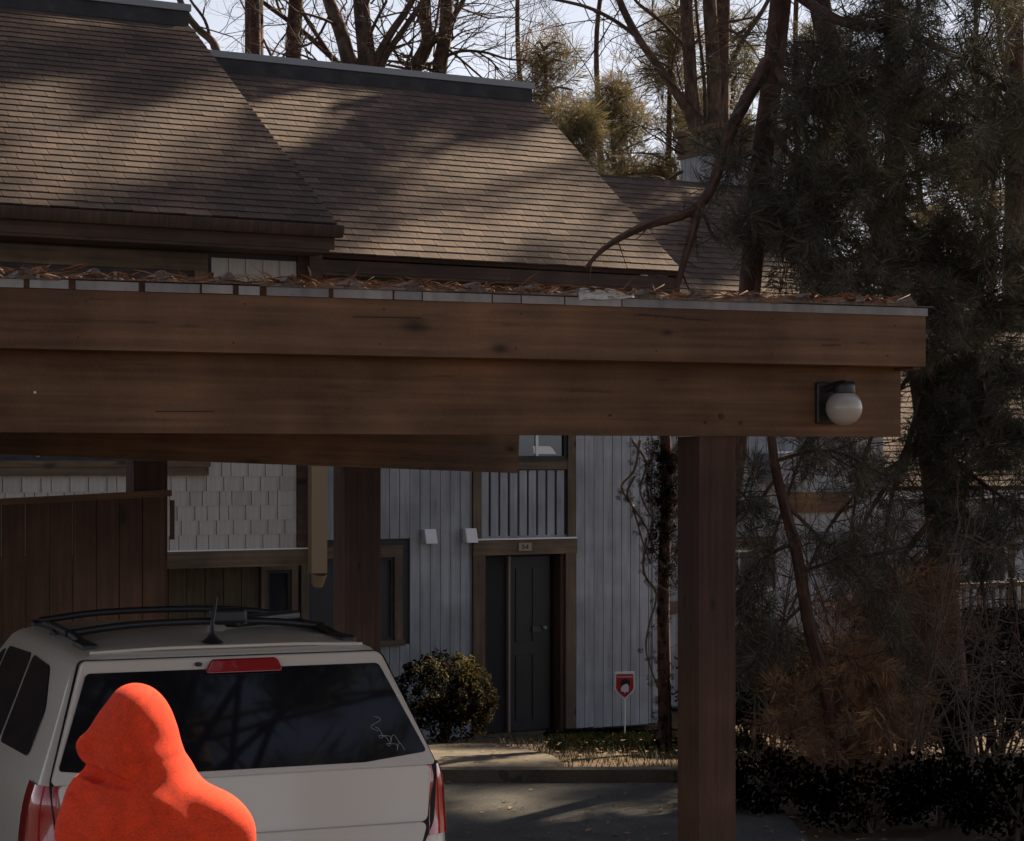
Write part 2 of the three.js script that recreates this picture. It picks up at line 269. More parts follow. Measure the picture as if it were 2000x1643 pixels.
// upright boards on a wall plane; holes = [x0, x1, y0, y1]
function boards(unit, x0, x1, y0, y1, z, pitch, holes, m = M.siding) {
  for (let x = x0; x < x1 - 0.02; x += pitch) {
    const a = x + 0.004, b = Math.min(x1, x + pitch) - 0.004; let spans = [[y0 + rr(0, 0.012), y1]];
    for (const [hx0, hx1, hy0, hy1] of holes) if (b > hx0 && a < hx1) spans = spans.flatMap(([s, e]) => [[s, Math.min(e, hy0)], [Math.max(s, hy1), e]].filter(([p, q]) => q - p > 0.02));
    for (const [s, e] of spans) part('siding_board', bx(a, s, z - 0.02 + rr(-0.0015, 0.0015), b, e, z + rr(-0.002, 0.002)), m, unit);
  }
}
function windowUnit(unit, x0, x1, y0, y1, z, o = {}) {
  const t = o.trim ?? 0.09, w = part('window', [bx(x0, y0, z - 0.06, x0 + 0.035, y1, z - 0.005), bx(x1 - 0.035, y0, z - 0.06, x1, y1, z - 0.005), bx(x0 + 0.035, y0, z - 0.06, x1 - 0.035, y0 + 0.035, z - 0.005), bx(x0 + 0.035, y1 - 0.035, z - 0.06, x1 - 0.035, y1, z - 0.005)], o.frame ?? M.slate, unit);
  const n = o.panes ?? 2, xs = range(x0 + 0.035, x1 - 0.035, n);
  for (let i = 0; i < n; i++) part('pane', bx(xs[i] + 0.008, y0 + 0.035, z - 0.045, xs[i + 1] - 0.008, y1 - 0.035, z - 0.035), M.glass, w);
  for (let i = 1; i < n; i++) part('mullion', bx(xs[i] - 0.016, y0 + 0.035, z - 0.05, xs[i] + 0.016, y1 - 0.035, z - 0.018), o.mullion ?? M.flash, w);
  if (t) {
    part('trim', bx(x0 - t, y1, z, x1 + t, y1 + t * 1.3, z + 0.022), M.trim, w);
    part('trim', bx(x0 - t, y0, z, x0, y1, z + 0.02), M.trimV, w); part('trim', bx(x1, y0, z, x1 + t, y1, z + 0.02), M.trimV, w);
    part('sill', bx(x0 - t - 0.02, y0 - 0.06, z, x1 + t + 0.02, y0, z + 0.05), o.sill ?? M.trim, w);
  }
  return w;
}
const ridgeCap = (u, x0, x1, y, z) => { part('ridge_parapet', bx(x0, y - 0.12, z - 0.35, x1, y + 0.135, z + 0.01), M.slate, u); part('ridge_flashing', bx(x0 - 0.01, y + 0.135, z - 0.37, x1 + 0.02, y + 0.215, z + 0.04), M.flash, u); };

{ // unit with the overhanging shingled bay (left)
  const u = thing('townhouse', 'townhouse with white shingled overhanging bay and the tallest roof at left', 'townhouse', BO, BT, 'row of joined townhouses');
  part('wall', [bx(-11, 2.07, -3.0, -3.22, 5.42, 1.17), bx(-11, 0, -3, -3.0, 2.069, 0.26)], M.wallBack, u);
  const gable = new THREE.Shape(); gable.moveTo(-1.2, 5.42); gable.lineTo(2.6, 5.42); gable.lineTo(2.6, 8.1); gable.closePath();
  part('end_wall', new THREE.ExtrudeGeometry(gable, { depth: 0.1, bevelEnabled: false }).rotateY(Math.PI / 2).translate(-3.33, 0, 0), M.siding, u);
  // shakes
  const tile = [0.09, 0.12, 0.15, 0.175, 0.2].map((w) => bx(-w / 2, 0, 0, w / 2, 0.15, 0.016)), wOf = [0.09, 0.12, 0.15, 0.175, 0.2], rest = [];
  const shakeM = [M.shake, mat(lin(0.57, 0.54, 0.495), 0.8, { map: paintTex }), mat(lin(0.53, 0.49, 0.43), 0.8, { map: paintTex })];
  for (let r = 0; r < 20; r++) {
    const y = 2.249 + r * 0.1445; let x = -3.36;
    const seen = y < 3.15 || y > 4.8;
    while (x > -6.9) {
      let k = Math.floor(rnd() * 5); if (rnd() < 0.55) k = 3; const w = wOf[k], cx = x - w / 2; x -= w + 0.008;
      if (y > 2.99 && y < 5.02 && cx < -4.31) continue;                       // behind the window trim
      const py = y - rr(0, 0.002), t = 0.045;
      if (seen) { const m = part('shake', tile[k], shakeM[rnd() < 0.72 ? 0 : rnd() < 0.6 ? 1 : 2], u); m.position.set(cx, py, 1.184); m.rotation.x = -t; }
      else rest.push(tile[k].clone().rotateX(-t).translate(cx, py, 1.184));
    }
  }
  stuff(part('shake_field', rest, M.shake, u));
  part('corner_board', bx(-3.352, 2.24, 1.17, -3.215, 5.3, 1.215), M.trimDark, u);
  part('bay_skirt', bx(-11, 2.07, 1.1, -3.13, 2.235, 1.222), M.trim, u);
  part('drip_flashing', bx(-11, 2.236, 1.172, -3.2, 2.249, 1.225), M.white, u);
  part('window_band', bx(-7.2, 2.985, 1.2, -4.312, 3.068, 1.235), M.trim, u);
  windowUnit(u, -6.8, -4.45, 3.13, 5.0, 1.2, { trim: 0.135, panes: 3 });
  part('soffit', bx(-11, 5.2, 1.17, -3.2, 5.23, 1.66), M.trimDark, u);
  part('eave_fascia', bx(-11, 5.232, 1.64, -3.15, 5.42, 1.67), M.trimDark, u);
  const gut = new THREE.Shape(); gut.moveTo(0, 0); gut.lineTo(0.09, 0); gut.quadraticCurveTo(0.13, 0.05, 0.125, 0.115); gut.lineTo(0.115, 0.115); gut.quadraticCurveTo(0.118, 0.055, 0.085, 0.012); gut.lineTo(0.01, 0.012); gut.lineTo(0.01, 0.115); gut.lineTo(0, 0.115); gut.closePath();
  part('gutter', new THREE.ExtrudeGeometry(gut, { depth: 7.9, bevelEnabled: false }).rotateY(-Math.PI / 2).translate(-3.1, 5.35, 1.672), M.trimDark, u);
  roofSlope(u, -8.6, -3.154, 5.475, 1.72, 8.24, -2.5, 300, (x, v) => x > -6.8 ? 2 + v : 1, M.roofRed);
  ridgeCap(u, -8.6, -3.16, 8.27, -2.5);
  part('attic_wall', bx(-8.6, 5.3, -2.85, -3.2, 8.1, -2.75), M.wallBack, u);
  // ground floor under the bay
  boards(u, -7, -3.02, 0, 2.07, 0.3, 0.2, [[-3.36, -2.9, 1.0, 2.0]], mat(lin(0.20, 0.145, 0.085), 0.85, { map: grainY }));
  windowUnit(u, -3.32, -3.04, 1.15, 1.98, 0.305, { trim: 0.07, panes: 1 });
  // downspout
  part('downspout_head', bx(-3.26, 3.601, 1.222, -3.12, 5.3, 1.3), M.trimDark, u);
  part('downspout', bx(-3.245, 1.99, 1.22, -3.075, 3.6, 1.32), mat(lin(0.25, 0.18, 0.105), 0.6), u);
  part('downspout_elbow', new THREE.CylinderGeometry(0.085, 0.06, 0.14, 14, 1, true).rotateX(0.35).translate(-3.16, 1.93, 1.285), mat(lin(0.25, 0.18, 0.105), 0.6, { side: THREE.DoubleSide }), u);
}
{ // unit with the front door
  const u = thing('townhouse', 'townhouse with grey board siding and a dark front door under its number', 'townhouse', BO, BT, 'row of joined townhouses');
  part('wall', [bx(-3.0, 0, -3.2, -0.57, 5.28, -0.03), bx(0.5, 0, -3.2, 1.76, 5.28, -0.03), bx(-0.569, 2.07, -3.2, 0.499, 5.28, -0.06), bx(-0.569, 0, -3.2, 0.499, 2.069, -0.24)], M.wallBack, u);
  boards(u, -3.0, -0.715, 0.02, 5.25, 0, 0.1255, [[-2.80, -1.59, 1.1, 2.27]]);
  boards(u, 0.64, 1.79, 0.02, 5.25, 0, 0.1255, []);
  part('corner_board', bx(1.69, 0.05, -0.03, 1.80, 5.25, 0.02), M.siding, u);
  windowUnit(u, -2.71, -1.69, 1.15, 2.07, 0.003, { trim: 0.095, panes: 3 });
  // panel of slats over the door
  for (let i = 0; i < 9; i++) { const x = -0.59 + i * 0.1235; part('slat', bx(x, 2.275, -0.05, x + 0.094, 3.02, -0.012 + rr(-0.003, 0.003)), M.siding, u); }
  part('flashing', bx(-0.70, 2.232, -0.01, 0.63, 2.25, 0.05), M.white, u);
  part('slat_rail', bx(-0.6, 2.25, -0.055, 0.53, 2.275, -0.02), M.siding, u);
  part('trim', bx(-0.712, 2.252, 0, -0.605, 5.2, 0.022), M.trimV, u); part('trim', bx(0.53, 2.252, 0, 0.635, 5.2, 0.022), M.trimV, u);
  part('trim', bx(-0.604, 3.03, -0.05, 0.529, 3.125, 0.015), M.trim, u);
  const uw = windowUnit(u, -0.6, 0.525, 3.15, 4.4, 0.0, { trim: 0, panes: 3, mullion: M.white });
  const pg = new THREE.Shape(); pg.moveTo(0.1, 3.21); pg.lineTo(0.40, 3.205); pg.lineTo(0.36, 3.26); pg.lineTo(0.32, 3.295); pg.lineTo(0.085, 3.3); pg.closePath(); part('paper_sheet', new THREE.ExtrudeGeometry(pg, { depth: 0.003, bevelEnabled: false }).translate(0, 0, -0.033), M.white, uw);
  part('window_sill', bx(-0.6, 3.127, -0.05, 0.525, 3.149, 0.03), M.slate, u);
  // door
  const dr = part('door_frame', [bx(-0.715, 0, 0, -0.565, 2.06, 0.03), bx(0.495, 0, 0, 0.635, 2.06, 0.03)], M.trimV, u);
  part('door_header', bx(-0.72, 2.06, 0, 0.64, 2.225, 0.04), M.trim, u);
  part('door_reveal', [bx(-0.566, 0.02, -0.2, -0.53, 2.06, -0.001), bx(0.44, 0.02, -0.2, 0.496, 2.06, -0.001)], M.post, u);
  const door = part('door', [bx(-0.16, 0.03, -0.16, 0.36, 2.03, -0.115)], mat(lin(0.02, 0.021, 0.021), 0.6, { map: grainY }), u);
  for (const [a, b, c2, d] of [[-0.09, 0.08, 0.15, 0.9], [0.13, 0.29, 0.15, 0.9], [-0.09, 0.08, 1.05, 1.9], [0.13, 0.29, 1.05, 1.9]]) part('door_panel', bx(a, c2, -0.115, b, d, -0.105), door.material, door);
  part('handle', new THREE.SphereGeometry(0.028, 16, 12).scale(1, 0.8, 1).translate(0.27, 1.205, -0.07), M.flash, door);
  part('mail_slot', bx(0.12, 1.16, -0.104, 0.24, 1.22, -0.09), M.black, door);
  const sd = part('screen_door', bx(-0.53, 0.03, -0.17, -0.205, 2.03, -0.14), mat(lin(0.02, 0.02, 0.022), 0.9), u);
  part('door_edge', bx(-0.195, 0.02, -0.17, -0.172, 2.04, -0.09), mat(lin(0.22, 0.17, 0.13), 0.7), u);
  part('threshold', bx(-0.56, -0.06, -0.2, 0.49, 0.02, 0.08), M.concrete, u);
  // number plate
  const cv = document.createElement('canvas'); cv.width = 128; cv.height = 84; const k = cv.getContext('2d'); k.fillStyle = '#8a8372'; k.fillRect(0, 0, 128, 84); k.fillStyle = '#231a14'; k.font = 'bold 66px sans-serif'; k.textAlign = 'center'; k.fillText('54', 64, 66);
  const nt = new THREE.CanvasTexture(cv); nt.colorSpace = THREE.SRGBColorSpace;
  part('number_plate', bx(-0.148, 2.098, 0.04, 0.033, 2.2, 0.05), M.trim, u);
  part('number_print', new THREE.PlaneGeometry(0.168, 0.092).translate(-0.0575, 2.149, 0.0525), mat(0xffffff, 0.7, { map: nt }), u);
  // two hooded vents
  for (const x of [-1.34, -0.83]) { const s = new THREE.Shape(); s.moveTo(0, 0); s.lineTo(0.1, 0.0); s.lineTo(0.055, 0.15); s.lineTo(0, 0.15); s.closePath(); part('vent_hood', new THREE.ExtrudeGeometry(s, { depth: 0.135, bevelEnabled: true, bevelSize: 0.004, bevelThickness: 0.004, bevelSegments: 1 }).rotateY(-Math.PI / 2).translate(x + 0.135, 2.215, 0.003), M.white, u); }
  part('soffit', bx(-3.1, 5.1, -0.02, 1.79, 5.13, 0.45), M.trimDark, u);
  part('eave_fascia', bx(-3.1, 5.132, 0.43, 1.78, 5.262, 0.46), M.trimDark, u);
  const gable = new THREE.Shape(); gable.moveTo(0, 5.2); gable.lineTo(3.2, 5.2); gable.lineTo(3.2, 7.6); gable.closePath();
  part('end_wall', new THREE.ExtrudeGeometry(gable, { depth: 0.1, bevelEnabled: false }).rotateY(Math.PI / 2).translate(1.65, 0, 0), M.siding, u);
  roofSlope(u, -3.6, 1.77, 5.315, 0.52, 7.854, -3, 300, (x, v) => x > -2.6 ? 2 + v : 1);
  ridgeCap(u, -3.5, 1.76, 7.87, -3);
  part('attic_wall', bx(-3.5, 5.2, -3.33, 1.74, 7.7, -3.22), M.wallBack, u);
}
{ // third unit, stepped back to the right
  const u = thing('townhouse', 'townhouse stepped back behind the leaning pine, with a board chimney', 'townhouse', BO, BT, 'row of joined townhouses');
  part('wall', bx(1.85, 0, -4.5, 6.15, 4.5, -1.23), M.wallBack, u);
  boards(u, 1.85, 6.15, 0.02, 4.45, -1.2, 0.14, [[3.4, 4.26, 1.45, 2.15]]);
  windowUnit(u, 3.45, 4.17, 1.5, 1.99, -1.197, { trim: 0.1, panes: 2, sill: M.white, frame: M.white });
  // shallow box bay with lapped siding and a pale cap, brown band under it
  for (let i = 0; i < 4; i++) part('lap_board', bx(4.13, 2.84 + i * 0.095, -1.19, 4.81, 2.84 + i * 0.095 + 0.093, -0.8 - i * 0.006), M.siding, u);
  part('bay_cap', bx(4.10, 3.222, -1.19, 4.84, 3.25, -0.77), M.white, u);
  part('bay_band', bx(4.5, 2.45, -1.195, 5.5, 2.72, -1.1), M.beam, u);
  part('band_board', bx(2.6, 2.1 - 0.9, -1.197, 3.3, 1.36, -1.17), M.trim, u);
  roofSlope(u, 1.8, 6.25, 4.6, -0.7, 7.15, -4.2, 120, (x, v) => x < 5 ? 2 + v : 1);
  part('ridge_board', bx(1.8, 7.08, -4.35, 6.25, 7.16, -4.21), M.trim, u); part('attic_wall', bx(1.85, 4.4, -4.6, 6.2, 7.07, -4.51), M.wallBack, u);
  const gb = new THREE.Shape(); gb.moveTo(1.25, 4.48); gb.lineTo(4.5, 4.48); gb.lineTo(4.5, 6.95); gb.closePath(); part('end_wall', new THREE.ExtrudeGeometry(gb, { depth: 0.1, bevelEnabled: false }).rotateY(Math.PI / 2).translate(6.05, 0, 0), M.siding, u);
  const ch = part('chimney', bx(5.85, 5.9, -5.6, 7.03, 8.0, -4.62), M.wallBack, u);
  for (let i = 0; i < 9; i++) part('chimney_board', bx(5.85 + i * 0.131, 5.9, -4.62, 5.85 + i * 0.131 + 0.124, 7.7, -4.6), M.siding, ch);
  for (let i = 0; i < 7; i++) part('chimney_board', bx(5.83, 5.9, -5.6 + i * 0.14, 5.85, 7.7, -5.6 + i * 0.14 + 0.132), M.siding, ch);
  part('chimney_trim', bx(5.8, 7.7, -5.64, 7.07, 8.03, -4.57), M.trim, ch);
  part('chimney_cap', bx(5.76, 8.031, -5.7, 7.11, 8.12, -4.53), M.beam, ch);
}
{ // low unit at the far right
  const u = thing('townhouse', 'low townhouse with pale wall and brown roof at right edge behind the pines', 'townhouse', BO, BT, 'row of joined townhouses');
  part('wall', bx(6.2, -0.1, -5, 13.5, 2.68, -1.93), M.wallBack, u);
  boards(u, 6.25, 13, 0.0, 2.65, -1.9, 0.16, [[8.4, 9.1, 1.3, 2.0]]);
  windowUnit(u, 8.5, 9.0, 1.38, 1.9, -1.897, { trim: 0.08, panes: 2, frame: M.white, sill: M.white });
  part('eave_fascia', bx(6.2, 2.6, -1.62, 13.5, 2.72, -1.56), M.white, u);
  roofSlope(u, 6.2, 13.4, 2.76, -1.5, 5.25, -5, 60, (x) => -x);
  part('ridge_board', bx(6.2, 5.2, -5.2, 13.4, 5.36, -5.01), M.slate, u); part('attic_wall', bx(6.2, 2.6, -5.19, 13.4, 5.19, -5.05), M.wallBack, u);
}
{ // porch rail
  const r = thing('porch_railing', 'tan wooden porch railing in front of the low townhouse', 'railing', BO, BT);
  part('top_rail', bx(5.3, 1.5, 0.25, 9, 1.56, 0.35), M.trim, r); part('bottom_rail', bx(5.3, 0.7, 0.28, 9, 0.75, 0.32), M.trim, r);
  for (let i = 0; i < 30; i++) part('baluster', bx(5.34 + i * 0.125, 0.751, 0.285, 5.375 + i * 0.125, 1.499, 0.315), M.trim, r);
  for (const x of [5.2, 7.0, 9.0]) part('post', bx(x, -0.1, 0.25, x + 0.09, 1.6, 0.35), M.trimV, r);
}

// ------------------------------------------------------------------ yard sign, shrub
{
  const p = at(1220, 1435, 22.2), s = thing('yard_sign', 'red shield-shaped security sign on a white stake in the grass', 'sign', [p.x, gh(p.z) - 0.02, p.z], T(8));
  const base = 0.385 + (p.y - gh(p.z)) + 0.02;
  const sh = (k) => { const q = new THREE.Shape(); q.moveTo(-0.11 * k, 0.15 * k); q.lineTo(0.11 * k, 0.15 * k); q.lineTo(0.115 * k, -0.02 * k); q.quadraticCurveTo(0.108 * k, -0.075 * k, 0, -0.15 * k); q.quadraticCurveTo(-0.108 * k, -0.075 * k, -0.115 * k, -0.02 * k); q.closePath(); return q; };
  const ex = (q, z, d = 0.004) => new THREE.ExtrudeGeometry(q, { depth: d, bevelEnabled: false }).translate(0, base + 0.145, z);
  part('stake', tube([V(0, -0.12, 0), V(0, base * 0.6, 0.002), V(0, base + 0.02, 0)], [0.008, 0.008], 8), M.white, s);
  part('border', ex(sh(1), 0.006), M.white, s); part('shield', ex(sh(0.84), 0.0105, 0.002), mat(lin(0.42, 0.02, 0.03), 0.5), s);
  const st = new THREE.Shape(); st.moveTo(-0.085, 0.09); st.lineTo(0.085, 0.09); st.lineTo(0.085, 0.105); st.lineTo(-0.085, 0.105); part('stripe', ex(st, 0.013, 0.001), mat(lin(0.6, 0.35, 0.36), 0.5), s);
  const cap = new THREE.Shape(); cap.absarc(0.004, 0.02, 0.055, -0.3, Math.PI + 0.3); part('emblem_cap', ex(cap, 0.013, 0.001), M.black, s);
  const face = new THREE.Shape(); face.moveTo(-0.042, -0.02); face.lineTo(-0.012, 0.012); face.lineTo(0.03, 0.022); face.lineTo(0.045, -0.02); face.lineTo(0.04, -0.07); face.lineTo(0.01, -0.066); face.lineTo(0, -0.085); face.lineTo(-0.012, -0.066); face.lineTo(-0.044, -0.06); part('emblem_figure', ex(face, 0.0145, 0.001), M.white, s);
}
// leaf clumps: n small leaves in a ball, one geometry shared by many instances
function leafBall(n, r, l, w) {
  const pos = [], nor = [];
  for (let i = 0; i < n; i++) {
    const c = V(rr(-1, 1), rr(-1, 1), rr(-1, 1)).normalize().multiplyScalar(r * Math.cbrt(rnd())), a = V(rr(-1, 1), rr(-0.6, 1), rr(-1, 1)).normalize(), b = a.clone().cross(V(rr(-1, 1), rr(-1, 1), rr(-1, 1))).normalize(), nn = a.clone().cross(b);
    const p0 = c.clone().addScaledVector(a, -l / 2), p1 = c.clone().addScaledVector(b, w / 2).addScaledVector(nn, w * 0.15), p2 = c.clone().addScaledVector(a, l / 2), p3 = c.clone().addScaledVector(b, -w / 2).addScaledVector(nn, w * 0.15);
    for (const q of [p0, p1, p2, p0, p2, p3]) { pos.push(q.x, q.y, q.z); nor.push(nn.x, nn.y, nn.z); }
  }
  const g = new THREE.BufferGeometry(); g.setAttribute('position', new THREE.Float32BufferAttribute(pos, 3)); g.setAttribute('normal', new THREE.Float32BufferAttribute(nor, 3)); return g;
}
// needle tuft: n long thin needles fanning forward along +y
function tuft(n, len, w, spread) {
  const pos = [];
  for (let i = 0; i < n; i++) {
    const a = rr(0, 6.283), s = spread * (0.35 + 0.65 * rnd()), d = V(Math.cos(a) * Math.sin(s), Math.cos(s), Math.sin(a) * Math.sin(s)), b = d.clone().cross(V(rr(-1, 1), rr(-1, 1), rr(-1, 1))).normalize().multiplyScalar(w / 2), o = V(0, -rnd() * len * 0.7, 0), l = len * rr(0.7, 1.1), droop = V(0, 0, 0);
    const m = o.clone().addScaledVector(d, l * 0.55), e = o.clone().addScaledVector(d, l); e.y -= l * 0.06;
    pos.push(o.x - b.x * 0.4, o.y - b.y * 0.4, o.z - b.z * 0.4, m.x + b.x, m.y + b.y, m.z + b.z, e.x, e.y, e.z);
  }
  const g = new THREE.BufferGeometry(); g.setAttribute('position', new THREE.Float32BufferAttribute(pos, 3)); g.computeVertexNormals(); return g;
}
const TUFT = tuft(30, 0.19, 0.007, 1.2), TUFT_FAR = tuft(40, 0.34, 0.013, 1.3), LEAF = leafBall(60, 0.13, 0.05, 0.028), LEAF_BIG = leafBall(16, 0.075, 0.06, 0.034), LEAF_FAR = leafBall(70, 0.55, 0.16, 0.09);
function crown(name, geo, spots, colours, parent, m = M.needle) {   // spots: [pos, dir, scale]
  const im = shade(new THREE.InstancedMesh(geo, m, spots.length)), q = new THREE.Quaternion(), c = new THREE.Color(), mx = new THREE.Matrix4();
  spots.forEach(([p, d, s], i) => {
    q.setFromUnitVectors(V(0, 1, 0), d).multiply(new THREE.Quaternion().setFromAxisAngle(V(0, 1, 0), rr(0, 6.28)));
    im.setMatrixAt(i, mx.compose(p, q, V(s, s, s))); const k = colours[Math.floor(rnd() * colours.length)], b = rr(0.75, 1.25); im.setColorAt(i, c.setRGB(k[0] * b, k[1] * b, k[2] * b));
  });
  im.name = name; im.userData.kind = 'stuff'; parent.add(im); return im;
}
const PINE = [[0.06, 0.062, 0.03], [0.06, 0.056, 0.028], [0.09, 0.078, 0.036], [0.085, 0.06, 0.036]], DEAD = [[0.28, 0.135, 0.055], [0.34, 0.18, 0.07], [0.22, 0.11, 0.055]], OLIVE = [[0.2, 0.17, 0.075], [0.16, 0.145, 0.065], [0.25, 0.19, 0.09], [0.23, 0.16, 0.085]];
const rdir = () => V(rr(-1, 1), rr(-1, 1), rr(-1, 1)).normalize();

{ // rounded shrub beside the door, its pale yellow outer leaves painted as sun highlights
  const p = at(868, 1450, 20.9), s = thing('shrub', 'rounded shrub beside the front door with pale yellow outer leaves as painted sun highlights', 'shrub', [p.x, gh(p.z), p.z]);
  const st = [], spots = [], edge = [];
  for (let i = 0; i < 22; i++) { const a = rr(0, 6.28), r = rr(0.1, 0.42), h = rr(0.45, 0.85); st.push(tube([V(rr(-0.08, 0.08), -0.05, rr(-0.06, 0.06)), V(Math.cos(a) * r * 0.4, h * 0.5, Math.sin(a) * r * 0.3), V(Math.cos(a) * r, h, Math.sin(a) * r * 0.8)], [0.012, 0.006], 5)); }
  part('stem', st, M.twig, s); s.scale.set(0.9, 0.9, 0.9);
  for (let i = 0; i < 170; i++) { const a = rr(0, 6.28), t = Math.acos(rr(-0.8, 1)), R = rr(0.5, 1.12) * (0.8 + 0.4 * fbm(a / 6.28, t / 3.2, 5, 4, 6)); spots.push([V(Math.cos(a) * Math.sin(t) * 0.46 * R, 0.52 + Math.cos(t) * 0.44 * R, Math.sin(a) * Math.sin(t) * 0.4 * R), rdir(), rr(0.45, 0.9)]); }
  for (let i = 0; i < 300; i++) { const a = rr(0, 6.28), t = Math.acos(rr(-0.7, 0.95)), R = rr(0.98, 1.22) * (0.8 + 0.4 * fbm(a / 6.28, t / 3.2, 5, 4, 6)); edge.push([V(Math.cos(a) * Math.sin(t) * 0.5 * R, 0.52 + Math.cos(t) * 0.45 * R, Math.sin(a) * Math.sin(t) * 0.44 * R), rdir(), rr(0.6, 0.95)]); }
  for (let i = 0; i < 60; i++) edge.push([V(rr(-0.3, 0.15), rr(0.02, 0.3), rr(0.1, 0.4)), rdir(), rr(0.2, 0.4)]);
  crown('foliage', LEAF, spots, [[0.15, 0.16, 0.10], [0.19, 0.18, 0.11], [0.19, 0.15, 0.10]], s); crown('painted_highlight_leaves', LEAF_BIG, edge, [[0.62, 0.52, 0.22], [0.72, 0.64, 0.4], [0.5, 0.40, 0.14]], s);
}
// low evergreen shrubs along the right, dead brown boughs between them
function hedge(px, py, d, w, h, label, cols, dens = 1) {
  const p = at(px, py, d), s = thing('evergreen_shrub', label, 'shrub', [p.x, gh(p.z), p.z]), sp = [], ed = [], st = [], H = h;
  for (let i = 0; i < 14; i++) { const a = rr(0, 6.28), r = rr(0.2, 0.8) * w; st.push(tube([V(rr(-0.1, 0.1), -0.05, rr(-0.1, 0.1)), V(Math.cos(a) * r * 0.5, H * 0.45, Math.sin(a) * r * 0.4), V(Math.cos(a) * r * 0.9, H * rr(0.6, 0.85), Math.sin(a) * r * 0.7)], [0.02, 0.007], 5)); }
  part('stem', st, M.twig, s);
  const n = Math.round(w * H * 520 * dens);
  for (let i = 0; i < n; i++) { const a = rr(0, 6.28), t = Math.acos(rr(-0.7, 1)), R = rr(0.7, 1) * (0.85 + 0.3 * fbm(a / 6.28, t / 3.2, 5, 4, 6)); const q = V(Math.cos(a) * Math.sin(t) * w * R, H * 0.5 + Math.cos(t) * H * 0.5 * R, Math.sin(a) * Math.sin(t) * w * 0.8 * R); (Math.cos(t) > 0.62 && rnd() < 0.55 ? ed : sp).push([q, rdir(), rr(0.6, 1.1)]); }
  crown('foliage', LEAF, [...sp, ...ed], cols, s, GLOSSY);
}
const DARKG = [[0.06, 0.075, 0.035], [0.075, 0.085, 0.04], [0.085, 0.075, 0.045]], GLOSSY = new THREE.MeshPhysicalMaterial({ color: lin(1, 1, 1), roughness: 0.55, side: THREE.DoubleSide, transmission: 0.35, thickness: 0 });
const RUSSET = [[0.15, 0.08, 0.04], [0.2, 0.115, 0.05], [0.1, 0.07, 0.035]];
hedge(1480, 1500, 20.5, 0.75, 1.25, 'evergreen shrub just right of the carport post', DARKG);
hedge(1940, 1500, 19.5, 1.1, 1.35, 'glossy evergreen shrub at the right edge', DARKG);
hedge(1760, 1560, 18.5, 0.8, 0.8, 'low evergreen shrub between the brown pine boughs and the right edge', DARKG);
hedge(1640, 1560, 19.5, 0.75, 0.95, 'low russet shrub under the hanging pine boughs', RUSSET);
hedge(1500, 1640, 15.2, 0.4, 0.4, 'small russet shrub at the foot of the carport post', RUSSET, 0.5);
hedge(1690, 1640, 14.6, 0.5, 0.36, 'spreading russet shrub in front of the young pine', RUSSET, 0.5);
hedge(1860, 1640, 14.8, 0.5, 0.42, 'loose green shrub near the lower right corner', DARKG, 0.5);
hedge(1990, 1640, 14.2, 0.5, 0.5, 'evergreen shrub cut by the right edge, nearest of the row', DARKG, 0.5);
{ // ground ivy and grass by the wall
  const sp = [];
  for (let i = 0; i < 1500; i++) { const x = rr(0.3, 2.4), z = rr(-23.2, -20.2), q = V(0.1 + x, gh(z) + 0.02, z); sp.push([q, V(rr(-0.3, 0.3), 1, rr(-0.3, 0.3)).normalize(), rr(0.25, 0.6)]); }
  const o = crown('ground_cover', LEAF, sp, [[0.035, 0.05, 0.022], [0.05, 0.055, 0.025], [0.09, 0.075, 0.03]], scene); o.name = 'ground_cover'; o.userData = { kind: 'stuff', label: 'low green ground cover at the foot of the grey siding', category: 'ground cover' };
  const bl = [], col = []; const g0 = [];
  for (let i = 0; i < 5200; i++) {
    const x = rr(-1.2, 2.6), z = rr(-22.6, -17.2); if (x < (z > -20.3 ? 0.45 - 0.62 * (clamp((-17.2 - z) / 3.1, 0, 1)) ** 1.6 : -0.17) - 0.02) continue;
    const y = gh(z) - 0.01, h = rr(0.04, 0.13), a = rr(0, 6.28), b = rr(-0.05, 0.05), c = rr(-0.05, 0.05), wv = 0.004;
    bl.push(x - Math.cos(a) * wv, y, z - Math.sin(a) * wv, x + Math.cos(a) * wv, y, z + Math.sin(a) * wv, x + b, y + h, z + c); const k = rr(0.6, 1.3), dry = rnd() < 0.4; for (let q = 0; q < 3; q++) col.push(...(dry ? [0.14 * k, 0.115 * k, 0.06 * k] : [0.06 * k, 0.07 * k, 0.03 * k]));
  }
  const g = new THREE.BufferGeometry(); g.setAttribute('position', new THREE.Float32BufferAttribute(bl, 3)); g.setAttribute('color', new THREE.Float32BufferAttribute(col, 3)); g.computeVertexNormals();
  stuff(solo('grass', g, mat(lin(1, 1, 1), 0.85, { vertexColors: true, side: THREE.DoubleSide }), 'thin dry grass beside the walkway', 'grass'));
}

